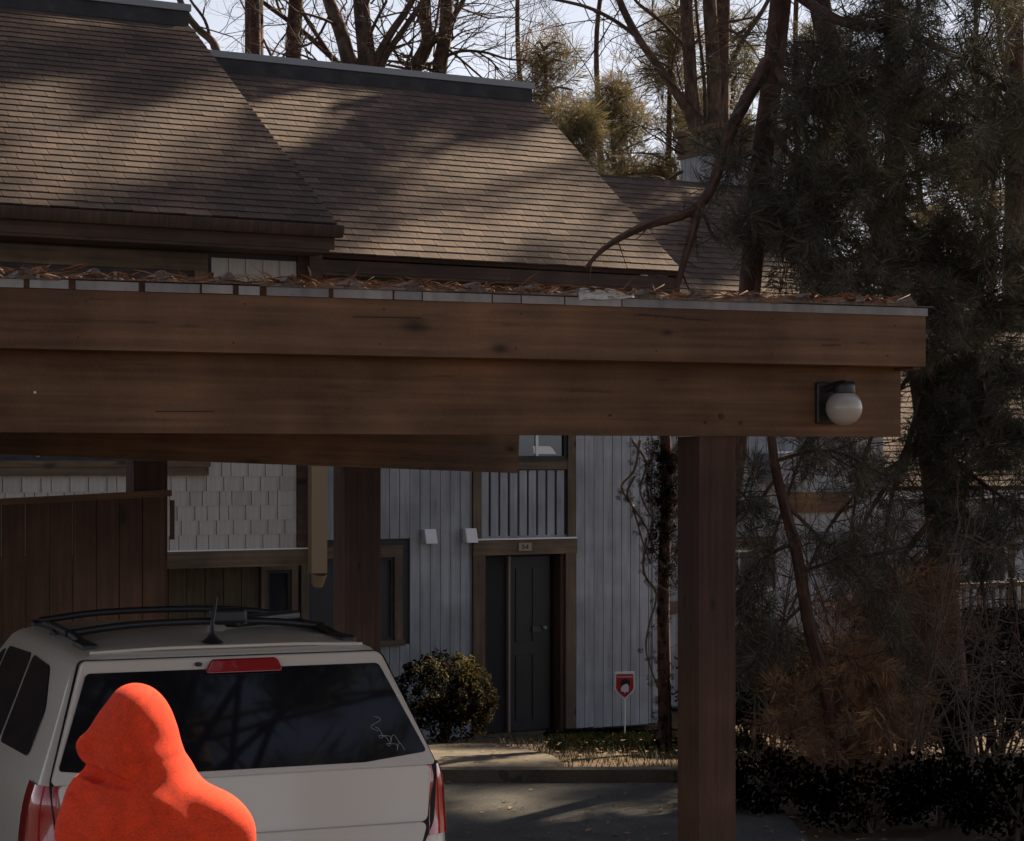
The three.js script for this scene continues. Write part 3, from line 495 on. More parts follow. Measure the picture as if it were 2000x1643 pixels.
{ // fallen leaves and needles on the paving
  const sp = []; for (let i = 0; i < 900; i++) { const z = rr(-21, -12.5), x = rr(-4, 3.5); sp.push([V(x, gh(z) + (z < -16.7 ? 0.06 : 0.03), z), V(rr(-0.2, 0.2), 1, rr(-0.2, 0.2)).normalize(), rr(0.5, 1.1)]); }
  const leaf = new THREE.BufferGeometry(); leaf.setAttribute('position', new THREE.Float32BufferAttribute([-0.035, 0, 0, 0, 0.006, 0.018, 0.035, 0.002, 0, -0.035, 0, 0, 0.035, 0.002, 0, 0, 0.008, -0.018], 3)); leaf.computeVertexNormals();
  const o = crown('leaf_litter', leaf, sp, [[0.18, 0.1, 0.05], [0.24, 0.15, 0.08], [0.12, 0.07, 0.04]], scene, mat(lin(1, 1, 1), 0.85, { side: THREE.DoubleSide })); o.userData = { kind: 'stuff', label: 'fallen brown leaves scattered over the paving and walkway', category: 'leaf litter' };
}
// ------------------------------------------------------------------ trees
function twigs(geo, spots, a, b, r, n, len, droop, fo, sc = 1) {   // side twigs along a limb from a to b, with tufts
  for (let i = 0; i < n; i++) {
    const t = rr(0.15, 1), p = a.clone().lerp(b, t), ax = b.clone().sub(a).normalize(), d = ax.multiplyScalar(0.5).add(rdir()).normalize(); d.y -= droop; d.normalize();
    const L = len * rr(0.5, 1.1), e = p.clone().addScaledVector(d, L), m = p.clone().lerp(e, 0.5); e.y += rr(-0.02, 0.1) * L;
    geo.push(tube([p, m, e], [r, r * 0.4], 4, 1));
    for (let k = 0; k < fo; k++) { const f = 1 - rnd() * 0.8, q = p.clone().lerp(e, f).add(rdir().multiplyScalar(0.05 * sc)); spots.push([q, d.clone().add(rdir().multiplyScalar(0.7)).normalize(), rr(0.75, 1.2) * sc]); }
  }
}
function pine(label, base, o) {   // o.trunk: points in the world, o.limbs: [points, r0, r1, twigs, twig length, droop, foliage]
  const t = thing('pine_tree', label, 'tree', [base.x, base.y, base.z], 0, o.group), off = V(-base.x, -base.y, -base.z), wood = [], spots = [], dead = [];
  part('trunk', tube(o.trunk, o.r, 12, 6).translate(off.x, off.y, off.z), o.bark ?? M.bark, t);
  for (const [pts, r0, r1, n, len, droop, fo, isDead] of o.limbs) {
    part('limb', tube(pts, [r0, r1], 7, 5).translate(off.x, off.y, off.z), o.bark ?? M.bark, t);
    const c = new THREE.CatmullRomCurve3(pts, false, 'centripetal');
    const seg = 5; for (let i = 0; i < seg; i++) { const a = c.getPoint(lerp(o.bare ?? 0.2, 1, i / seg)), b = c.getPoint(lerp(o.bare ?? 0.2, 1, (i + 1) / seg)); twigs(wood, isDead ? dead : spots, a, b, Math.max(0.006, r1 * 0.5), Math.max(1, Math.round(n * (fo ? 2.6 : 1) / seg)), len * (fo ? 1.5 : 1), droop, fo ? fo + 1 : 0, o.scale ?? 1); }
  }
  stuff(part('twigs', wood.map((g) => g.translate(off.x, off.y, off.z)), o.bark ?? M.bark, t));
  const sh = (l) => l.map(([p, d, s]) => [p.clone().add(off), d, s]);
  if (spots.length) crown('crown', o.geo ?? TUFT, sh(spots), o.cols ?? PINE, t);
  if (dead.length) crown('dead_needles', o.geo ?? TUFT, sh(dead), DEAD, t);
  return t;
}
{ // leaning pine whose trunk crosses the sky behind the carport end
  const D = 17, P = (x, y, d = D) => at(x, y, d);
  const limbs = [
    [[P(1500, 120), P(1430, 250, 16.6), P(1368, 400, 16.2), P(1250, 445, 15.9), P(1180, 485, 15.7), P(1142, 525, 15.6)], 0.062, 0.012, 4, 0.35, 0.1, 0],
    [[P(1368, 400, 16.2), P(1345, 480, 16), P(1318, 575, 15.9)], 0.045, 0.02, 3, 0.3, 0.1, 0],
    [[P(1375, 420, 16.2), P(1400, 470, 16.1), P(1450, 420, 16.3), P(1475, 395, 16.6)], 0.014, 0.008, 9, 0.35, 0.1, 2],
    [[P(1470, 300, 17), P(1440, 310, 16.8), P(1405, 290, 16.6)], 0.014, 0.006, 8, 0.3, 0.1, 2],
    [[P(1515, 130), P(1545, 175, 16.6), P(1600, 170, 16.2), P(1700, 160, 15.8), P(1790, 175, 15.4)], 0.04, 0.012, 20, 0.5, 0.25, 4],
    [[P(1475, 380), P(1560, 400, 16.4), P(1680, 380, 16), P(1800, 330, 15.6)], 0.03, 0.01, 20, 0.5, 0.3, 4],
    [[P(1500, 250), P(1560, 330, 16.5), P(1620, 460, 16.2), P(1680, 560, 16)], 0.03, 0.01, 20, 0.5, 0.3, 4],
    [[P(1480, 320), P(1530, 420, 16.6), P(1545, 520, 16.4)], 0.02, 0.008, 9, 0.4, 0.3, 4],
    [[P(1530, -30), P(1640, 40, 16.3), P(1760, 60, 15.8), P(1900, 130, 15.2), P(2000, 200, 14.9)], 0.05, 0.015, 26, 0.55, 0.2, 4],
    [[P(1535, -200), P(1650, -140, 16.5), P(1800, -60, 16), P(2000, 20, 15.2)], 0.05, 0.015, 12, 0.6, 0.2, 4],
    [[P(1545, -400), P(1400, -420, 17), P(1200, -380, 17)], 0.05, 0.015, 18, 0.6, 0.2, 4],
    [[P(1550, -500), P(1750, -480, 17), P(1950, -420, 16)], 0.05, 0.015, 26, 0.6, 0.2, 4],
  ];
  const b = P(1395, 1545); b.y = gh(-D);
  pine('leaning pine trunk rising behind the right end of the carport', b, { trunk: [b.clone().setY(b.y - 0.2), P(1400, 1200), P(1436, 860), P(1464, 570), P(1484, 350), P(1512, 120), P(1530, -60), P(1550, -500), P(1560, -1000)], r: [0.13, 0.11, 0.1, 0.092, 0.09, 0.088, 0.09, 0.08, 0.05], limbs });
}
{ // second pine, its limbs sweeping down over the right of the picture
  const P = (x, y, d = 18) => at(x, y, d), limbs = [], b = P(1880, 1560, 18.5); b.y = gh(-18.5);
  const add = (pts, r0, n, len, dr, fo, dead) => limbs.push([pts, r0, 0.01, n, len, dr, fo, dead]);
  add([P(1700, 380), P(1790, 450, 17.5), P(1860, 560, 17), P(1900, 640, 16.6)], 0.045, 26, 0.5, 0.25, 4);
  add([P(1660, 200), P(1760, 230, 17.4), P(1880, 250, 16.9), P(2010, 330, 16.3)], 0.045, 30, 0.55, 0.25, 4);
  add([P(1640, 100), P(1720, 130, 17.3), P(1820, 180, 16.7), P(1960, 260, 16)], 0.045, 18, 0.55, 0.25, 4);
  add([P(1720, 430), P(1690, 520, 17.6), P(1640, 600, 17.3)], 0.03, 18, 0.45, 0.3, 4);
  add([P(1760, 560), P(1700, 640, 17.8), P(1640, 760, 17.5), P(1590, 860, 17.2)], 0.03, 14, 0.5, 0.3, 4);
  add([P(1790, 660), P(1870, 760, 17.8), P(1930, 880, 17.3)], 0.03, 16, 0.5, 0.3, 4);
  add([P(1800, 780), P(1760, 900, 17.4), P(1700, 1000, 17), P(1660, 1080, 16.8)], 0.03, 11, 0.45, 0.3, 4);
  add([P(1820, 900), P(1880, 1010, 17.3), P(1910, 1090, 16.9)], 0.03, 11, 0.45, 0.3, 4);
  add([P(1690, 300), P(1600, 340, 17.8), P(1540, 420, 17.6)], 0.03, 20, 0.45, 0.3, 4);
  add([P(1620, 60), P(1580, 140, 17.8), P(1570, 240, 17.6)], 0.03, 18, 0.45, 0.3, 4);
  add([P(1830, 1000), P(1740, 1120, 17.2), P(1660, 1240, 16.9), P(1620, 1330, 16.7)], 0.03, 24, 0.42, 0.35, 3, true);
  add([P(1840, 1100), P(1790, 1240, 17), P(1750, 1400, 16.8)], 0.03, 22, 0.42, 0.35, 3, true);
  add([P(1835, 1050), P(1770, 1180, 17.2), P(1690, 1330, 16.9), P(1650, 1480, 16.8)], 0.03, 26, 0.42, 0.4, 3, true);
  for (const [x0, y0, x1, y1, x2, y2] of [[1800, 700, 1700, 860, 1650, 1100], [1810, 820, 1740, 980, 1720, 1260], [1820, 900, 1900, 1040, 1930, 1240], [1780, 620, 1600, 820, 1500, 1080], [1815, 860, 1640, 1000, 1540, 1200], [1830, 960, 1960, 1080, 1990, 1250]]) add([P(x0, y0), P(x1, y1, 17.3), P(x2, y2, 16.8)], 0.022, 26, 0.5, 0.35, 0);
  add([P(1790, 660), P(1880, 690, 17.6), P(2010, 720, 17)], 0.03, 26, 0.5, 0.25, 4);
  add([P(1800, 760), P(1900, 820, 17.6), P(2010, 860, 17)], 0.03, 26, 0.5, 0.25, 4);
  add([P(1815, 860), P(1900, 930, 17.5), P(2000, 1000, 17)], 0.03, 13, 0.5, 0.3, 4);
  add([P(1780, 560), P(1880, 580, 17.6), P(2010, 600, 17)], 0.03, 24, 0.5, 0.25, 4);
  add([P(1750, 480), P(1850, 470, 17.5), P(1990, 500, 17)], 0.03, 22, 0.5, 0.25, 4);
  add([P(1600, -100), P(1800, -80, 17), P(2000, -20, 16)], 0.05, 14, 0.6, 0.2, 4);
  add([P(1600, -300), P(1780, -300, 17), P(1980, -240, 16)], 0.05, 30, 0.6, 0.2, 4);
  pine('bent pine with dark needle sprays sweeping down at right', b, { trunk: [b.clone().setY(b.y - 0.2), P(1850, 1200, 18.4), P(1820, 900, 18.3), P(1780, 640), P(1700, 380), P(1650, 180), P(1600, 0), P(1590, -300), P(1590, -800)], r: [0.14, 0.12, 0.11, 0.1, 0.1, 0.1, 0.095, 0.08, 0.05], limbs, bare: 0.1 });
}
{ // young pine with reddish stem under the beam end
  const P = (x, y, d = 15.5) => at(x, y, d), limbs = [], b = P(1640, 1600); b.y = gh(-15.5);
  const add = (pts, n, len, fo, dead) => limbs.push([pts, 0.016, 0.006, n, len, 0.2, fo, dead]);
  add([P(1540, 990), P(1610, 1060), P(1700, 1160), P(1760, 1330)], 9, 0.3, 2);
  add([P(1520, 930), P(1470, 985), P(1447, 960)], 8, 0.25, 2);
  add([P(1550, 1060), P(1480, 1100), P(1440, 1180)], 10, 0.3, 3);
  add([P(1570, 1180), P(1510, 1240), P(1460, 1310)], 10, 0.3, 3);
  add([P(1515, 900), P(1600, 880), P(1700, 900)], 8, 0.32, 2);
  add([P(1560, 1120), P(1650, 1090), P(1750, 1080)], 8, 0.32, 2);
  add([P(1600, 1270), P(1680, 1300), P(1740, 1400)], 14, 0.3, 3, true);
  add([P(1610, 1330), P(1560, 1380), P(1540, 1470)], 14, 0.3, 3, true);
  add([P(1505, 800), P(1580, 760), P(1680, 740)], 10, 0.3, 3);
  pine('slender young pine with reddish stem below the lamp', b, { trunk: [b.clone().setY(b.y - 0.1), P(1610, 1330), P(1582, 1230), P(1556, 1080), P(1530, 980), P(1512, 900), P(1503, 780), P(1500, 640)], r: [0.055, 0.05, 0.048, 0.045, 0.04, 0.035, 0.03, 0.02], limbs, bare: 0.15, scale: 0.85 });
}
{ // ivy-covered trunk against the siding
  const P = (x, y, d = 20.3) => at(x, y, d), b = P(1300, 1460); b.y = gh(-20.3);
  const t = thing('ivy_covered_tree', 'thin dark tree wrapped in dry ivy beside the carport post', 'tree', [b.x, b.y, b.z]), off = [-b.x, -b.y, -b.z];
  part('trunk', tube([b.clone().setY(b.y - 0.1), P(1297, 1300), P(1296, 1150), P(1302, 950), P(1300, 820), P(1303, 700)], [0.07, 0.065, 0.06, 0.055, 0.05, 0.04], 10).translate(...off), M.bark, t);
  const vines = [[[1250, 860], [1238, 920], [1214, 950], [1235, 990], [1256, 1060], [1270, 1100]], [[1262, 1050], [1258, 1120], [1282, 1160], [1268, 1220], [1262, 1270], [1285, 1345]], [[1240, 930], [1225, 965], [1262, 1030], [1285, 1090], [1300, 1110]], [[1235, 860], [1262, 905], [1250, 960], [1290, 1040]], [[1280, 870], [1262, 940], [1275, 1010], [1262, 1080]]];
  part('vine', vines.map((v) => tube(v.map(([x, y]) => P(x, y, 20.2)), [0.014, 0.008], 6).translate(...off)), M.twig, t);
  const sp = [], pale = [];
  for (let i = 0; i < 300; i++) { const y = 840 + 330 * Math.sqrt(rnd()) * rr(0.2, 1), q = P(1300 + (rnd() + rnd() - 1) * 40 * (1.2 - (y - 840) / 700), y, 20.3 + rr(-0.15, 0.15)); sp.push([q.add(V(...off)), rdir(), rr(0.25, 0.5)]); }
  for (let i = 0; i < 130; i++) { const v = vines[i % vines.length], k = Math.floor(rnd() * (v.length - 1)), f = rnd(), q = P(lerp(v[k][0], v[k + 1][0], f) + rr(-14, 14), lerp(v[k][1], v[k + 1][1], f) + rr(-12, 12), 20.2); pale.push([q.add(V(...off)), rdir(), rr(0.15, 0.3)]); }
  for (let i = 0; i < 80; i++) { const q = P(1296 + rr(-18, 18), rr(1100, 1450), 20.3 + rr(-0.12, 0.1)); sp.push([q.add(V(...off)), rdir(), rr(0.2, 0.35)]); }
  crown('ivy_leaves', LEAF, sp, [[0.17, 0.085, 0.045], [0.14, 0.08, 0.045], [0.08, 0.08, 0.04]], t); crown('pale_vine_leaves', LEAF, pale, [[0.16, 0.11, 0.07], [0.24, 0.2, 0.12], [0.07, 0.08, 0.04]], t);
}
// bare broadleaf trees: stems given as limbs, finer branching grown from them
function grow(out, p, d, len, r, depth, bend) {
  const m = p.clone().addScaledVector(d, len * 0.5).add(rdir().multiplyScalar(len * bend)), e = p.clone().addScaledVector(d, len).add(rdir().multiplyScalar(len * bend));
  out.push(tube([p, m, e], [r, r * 0.62], depth > 2 ? 6 : depth > 1 ? 5 : 4, depth > 1 ? 3 : 2));
  if (!depth) return;
  const n = depth > 1 ? 3 : 4;
  for (let i = 0; i < n; i++) { const t = i === 0 ? 1 : rr(0.35, 0.95), q = t > 0.98 ? e : p.clone().lerp(e, t).lerp(m, 0.1), nd = d.clone().add(rdir().multiplyScalar(i ? 0.85 : 0.4)); nd.y += 0.12; grow(out, q, nd.normalize(), len * rr(0.5, 0.78), r * (i ? 0.5 : 0.6), depth - 1, bend); }
}
function bareTree(label, basePx, d, stems, o = {}) {
  const b = at(basePx, 900, d); b.y = gh(-d) - 0.1;
  const t = thing(o.name ?? 'bare_tree', label, 'tree', [b.x, b.y, b.z], 0, o.group), off = [-b.x, -b.y, -b.z], trunk = [], br = [];
  for (const [pts, r0, r1, n, len] of stems) {
    const w = pts.map((p) => p.isVector3 ? p : at(p[0], p[1], d + (p[2] ?? 0)));
    part(r0 > 0.07 ? 'trunk' : 'limb', tube(w, [r0, r1], 9, 5).translate(...off), o.bark ?? M.barkGrey, t);
    const c = new THREE.CatmullRomCurve3(w, false, 'centripetal');
    for (let i = 0; i < n; i++) { const u = rr(0.25, 1), p = c.getPoint(u), tg = c.getTangent(u), dd = tg.multiplyScalar(0.6).add(rdir()).normalize(); const tmp = []; grow(tmp, p, dd, len * rr(0.6, 1.2), Math.max(o.name ? 0.005 : 0.009, lerp(r0, r1, u) * (o.name ? 0.5 : 0.24)), o.depth ?? 3, 0.12); tmp.forEach((g2) => br.push(g2.translate(...off))); }
  }
  if (br.length) stuff(part('twigs', br, o.bark ?? M.barkGrey, t));
  return t;
}
const G0 = 1080;   // a pixel row safely below the roofs, for trunk feet
bareTree('straight reddish trunk nearest the left ridge end', 496, 36, [[[[490, G0], [496, 300], [497, 100], [497, -60], [500, -600]], 0.13, 0.09, 5, 1.4]], { bark: M.bark });
bareTree('thick dark trunk behind the diagonal bare limb', 575, 38, [[[[570, G0], [574, 300], [573, 90], [580, -40], [590, -500]], 0.18, 0.12, 7, 1.6], [[[690, 150], [640, 105], [590, 60], [515, 5], [440, -60]], 0.06, 0.035, 8, 1.3], [[[660, 130], [620, 70], [590, 20], [560, -80]], 0.05, 0.03, 6, 1.2]], { bark: M.bark });
bareTree('many-stemmed bare tree with spreading limbs above the middle roof', 715, 34, [
  [[[700, G0], [700, 400], [690, 180], [668, 70], [642, 0], [620, -120]], 0.17, 0.09, 7, 1.2],
  [[[712, G0], [714, 300], [716, 120], [706, 20], [700, -100], [720, -500]], 0.19, 0.1, 8, 1.3],
  [[[730, 400], [728, 140], [760, 70], [800, 10], [830, -60]], 0.09, 0.045, 8, 1.1],
  [[[735, 300], [745, 130], [790, 55], [850, -30]], 0.075, 0.04, 8, 1.1]], { group: 'bare trees behind the middle roof' });
bareTree('bare tree with a low branch curling right over the ridge', 820, 35, [
  [[[790, G0], [795, 400], [805, 150], [835, 80], [828, 20], [850, -80]], 0.17, 0.08, 9, 1.2],
  [[[860, G0], [862, 400], [858, 140], [870, 60], [872, -40], [880, -400]], 0.16, 0.09, 9, 1.2],
  [[[820, 110], [870, 55], [905, 0], [930, -70]], 0.06, 0.035, 9, 1.1],
  [[[870, 110], [900, 100], [945, 102], [990, 115], [1030, 118]], 0.032, 0.015, 9, 0.8],
  [[[930, 100], [960, 120], [985, 150]], 0.018, 0.01, 5, 0.6]], { group: 'bare trees behind the middle roof' });
bareTree('bare tree with thin limbs leaning left behind the left roof edge', 440, 35, [[[[440, 300], [420, 90], [385, 55], [360, 20], [330, -60]], 0.075, 0.05, 7, 1.1], [[[415, 95], [400, 40], [372, 0], [350, -50]], 0.03, 0.02, 5, 0.9]]);
bareTree('twin-trunked bare tree with long limb reaching left against the sky', 1380, 31, [
  [[[1385, G0], [1382, 420], [1372, 300], [1355, 220], [1345, 80], [1338, -40], [1330, -500]], 0.12, 0.09, 5, 0.9],
  [[[1372, 310], [1345, 225], [1300, 150], [1245, 70], [1210, 0], [1190, -80]], 0.075, 0.05, 7, 0.9],
  [[[1245, 72], [1200, 40], [1150, 15], [1090, 0], [1040, -10]], 0.035, 0.02, 9, 0.9],
  [[[1342, 100], [1300, 50], [1245, 5], [1220, -30]], 0.03, 0.02, 5, 0.8],
  [[[1405, G0], [1402, 420], [1398, 250], [1392, 100], [1385, -20], [1380, -500]], 0.125, 0.1, 5, 0.9],
  [[[1400, 260], [1420, 150], [1450, 80], [1490, 20], [1520, -40]], 0.045, 0.03, 7, 0.8],
  [[[1378, 270], [1375, 150], [1362, 40], [1355, -60]], 0.03, 0.02, 3, 0.6],
  [[[1350, 300], [1310, 270], [1285, 250]], 0.02, 0.01, 4, 0.5]]);
for (const [px, d, label] of [[1180, 42, 'fine twiggy bare tree in the sky gap right of the ridge'], [1010, 44, 'fine twiggy bare tree just right of the curling branch'], [1560, 40, 'bare tree behind the chimney'], [1900, 44, 'slim bare tree in the woods near the right edge'], [1970, 38, 'slim bare trunk at the right edge of the woods'], [1800, 48, 'slim bare tree deep in the woods at right']]) {
  const x = px; bareTree(label, x, d, [[[[x, G0], [x + rr(-8, 8), 500], [x + rr(-15, 15), 250], [x + rr(-25, 25), 60], [x + rr(-30, 30), -150]], 0.085, 0.04, px > 1700 ? 10 : 13, 1.3]], { group: 'bare trees in the woods' });
}
// tangled bare brush under the pines
for (const [px, d, h, label] of [[1500, 17.5, 2.2, 'bare twiggy brush just right of the post'], [1590, 16.2, 2.2, 'bare brush around the young pine stem'], [1690, 17, 2.5, 'tall tangle of bare stems under the pine boughs'], [1780, 16, 2.4, 'bare brush left of the bent pine foot'], [1870, 17, 1.9, 'tall bare brush in front of the porch railing'], [1960, 16, 1.7, 'bare brush at the right edge']]) {
  const b = at(px, 900, d); b.y = gh(-d); const stems = [];
  for (let i = 0; i < 6; i++) { const a = rr(0, 6.28), l = rr(0.3, 1.0), hh = h * rr(0.45, 1); stems.push([[b.clone().add(V(rr(-0.15, 0.15), -0.05, rr(-0.15, 0.15))), b.clone().add(V(Math.cos(a) * l * 0.4, hh * 0.5, Math.sin(a) * l * 0.4)), b.clone().add(V(Math.cos(a) * l, hh, Math.sin(a) * l))], 0.013, 0.005, 9, 0.42]); }
  bareTree(label, px, d, stems, { name: 'bare_shrub', group: 'bare brush under the pines', bark: M.twig, depth: 2 });
}
// evergreens beyond the roofs
function farEvergreen(label, px, top, d, w, cols, o = {}) {
  const b = at(px, 900, d); b.y = gh(-d) - 0.1; const tp = at(px, top, d).y, t = thing('evergreen_tree', label, 'tree', [b.x, b.y, b.z], 0, 'evergreens behind the townhouses'), H = tp - b.y, spots = [], br = [];
  part('trunk', tube([V(0, 0, 0), V(rr(-0.2, 0.2), H * 0.5, 0), V(rr(-0.2, 0.2), H * 0.97, 0)], [0.14, 0.1, 0.03], 8), M.bark, t);
  const n = o.n ?? 60;
  for (let i = 0; i < n; i++) {
    const f = rr(o.from ?? 0.35, 1), R = w * (o.cone ? (1.05 - f) * 1.6 : Math.sin(Math.PI * clamp((f - (o.from ?? 0.35)) / (1.05 - (o.from ?? 0.35)), 0.1, 1)) ** 0.6) * rr(0.5, 1.1), a = rr(0, 6.28), p = V(0, f * H, 0), e = V(Math.cos(a) * R, f * H + R * rr(-0.1, 0.35), Math.sin(a) * R);
    br.push(tube([p, p.clone().lerp(e, 0.5).add(V(0, 0.1, 0)), e], [0.035, 0.012], 4, 2));
    for (let k = 0; k < Math.round((o.k ?? 14) * 0.55); k++) { const q = p.clone().lerp(e, 0.2 + 0.85 * rnd()).add(rdir().multiplyScalar(0.34)); spots.push([q, e.clone().sub(p).normalize().add(rdir().multiplyScalar(0.8)).normalize(), rr(0.7, 1.3) * (o.s ?? 1)]); }
  }
  stuff(part('branches', br, M.bark, t)); crown('crown', o.leaf ? LEAF_FAR : TUFT_FAR, spots, cols, t);
}
farEvergreen('small pine with tufted crown above the right end of the ridge', 1060, 85, 37, 0.75, OLIVE, { n: 55, k: 14, from: 0.45 });
farEvergreen('bushy olive evergreen behind the twin-trunked tree', 1200, 165, 40, 1.2, OLIVE, { n: 90, k: 18, from: 0.3 });
farEvergreen('dense evergreen behind the end of the middle roof', 1110, 215, 36, 0.9, OLIVE, { n: 80, k: 18, from: 0.3 });
farEvergreen('tall evergreen right behind the twin trunks', 1320, 10, 39, 1.1, OLIVE, { n: 90, k: 16, from: 0.3 });
farEvergreen('evergreen between the twin trunks and the leaning pine', 1430, 60, 37, 1.0, [[0.14, 0.12, 0.04], ...OLIVE], { n: 80, k: 15, from: 0.35 });
farEvergreen('evergreen glimpsed just right of the leaning pine', 1600, 40, 40, 1.3, OLIVE, { n: 80, k: 15, from: 0.3 });
farEvergreen('sunlit evergreen in the woods above the low townhouse', 1760, 180, 42, 1.5, OLIVE, { n: 80, k: 15, from: 0.2 });
farEvergreen('loose evergreen at the right edge of the woods', 1930, 120, 45, 1.5, [[0.16, 0.11, 0.05], ...OLIVE], { n: 80, k: 14, from: 0.2 });
farEvergreen('evergreen with a low crown behind the low townhouse roof', 1860, 420, 38, 1.1, OLIVE, { n: 60, k: 16, from: 0.2 });
// tall pines behind the houses and beside them; their crowns stand above the picture and dapple the roofs
function tallPine(label, x, z, h, w, n, from = 0.5) {
  const b = V(x, gh(z) - 0.1, z), t = thing('tall_pine', label, 'tree', [b.x, b.y, b.z], 0, 'tall pines around the townhouses'), spots = [], br = [];
  part('trunk', tube([V(0, 0, 0), V(rr(-0.3, 0.3), h * 0.5, rr(-0.3, 0.3)), V(rr(-0.4, 0.4), h * 0.98, 0)], [0.22, 0.17, 0.04], 10), M.bark, t);
  for (let i = 0; i < n; i++) {
    const f = rr(from, 1), R = w * Math.sin(Math.PI * clamp((f - from) / (1.1 - from), 0.12, 1)) ** 0.7 * rr(0.45, 1.1), a = rr(0, 6.28), p = V(0, f * h, 0), e = V(Math.cos(a) * R, f * h + R * rr(-0.15, 0.3), Math.sin(a) * R);
    br.push(tube([p, p.clone().lerp(e, 0.5).add(V(0, 0.2, 0)), e], [0.05, 0.015], 4, 2));
    for (let k = 0; k < 46; k++) { const q = p.clone().lerp(e, 0.6 + 0.4 * Math.sqrt(rnd())).add(rdir().multiplyScalar(0.45 * Math.cbrt(rnd()))); spots.push([q, e.clone().sub(p).normalize().add(rdir().multiplyScalar(0.8)).normalize(), rr(1, 1.7)]); }
  }
  stuff(part('branches', br, M.bark, t)); crown('crown', TUFT_FAR, spots, PINE, t);
}
seed = 3003;
for (const [x, z, h, w, n, label, from] of [[3.4, -33, 22, 3.4, 42, 'tall pine rising close behind the twin-trunked bare tree', 0.6], [6.2, -34, 18.5, 2.6, 10, 'tall pine behind the board chimney', 0.62], [8.8, -36, 21, 2.8, 9, 'tall pine behind the far end of the stepped-back townhouse', 0.6], [11.5, -39, 23, 3.2, 9, 'tall pine behind the low townhouse roof', 0.6], [10.5, -27, 17, 3, 40, 'tall pine beyond the bent pine, near the low townhouse', 0.55], [14, -30, 20, 3.2, 40, 'tall pine in the woods past the right edge', 0.55], [-4.5, -38, 24, 3, 30, 'tall pine behind the left ridge end', 0.55], [19, -30, 22, 3.4, 40, 'tall pine farthest to the right of the houses', 0.55]]) tallPine(label, x, z, h, w, n, from);
seed = 77;
// woods on the viewer's side of the car park, mirrored in the car's rear window
for (const [x, z, h, w, n] of [[-5.5, 3, 17, 4.6, 70], [5, 2.5, 17, 4.6, 70], [4.4, -2, 16, 4.6, 70], [0, 9, 18, 4.6, 70], [-9, 14, 17, 3.4, 45], [8, 13, 18, 3.4, 45], [-15, 6, 18, 3.4, 45], [14, 9, 17, 3.4, 45], [0, 24, 20, 3.6, 45], [-16, 24, 20, 3.6, 45], [16, 24, 20, 3.6, 45]]) tallPine('tall pine on the near side of the car park', x, z, h, w, n, 0.42);

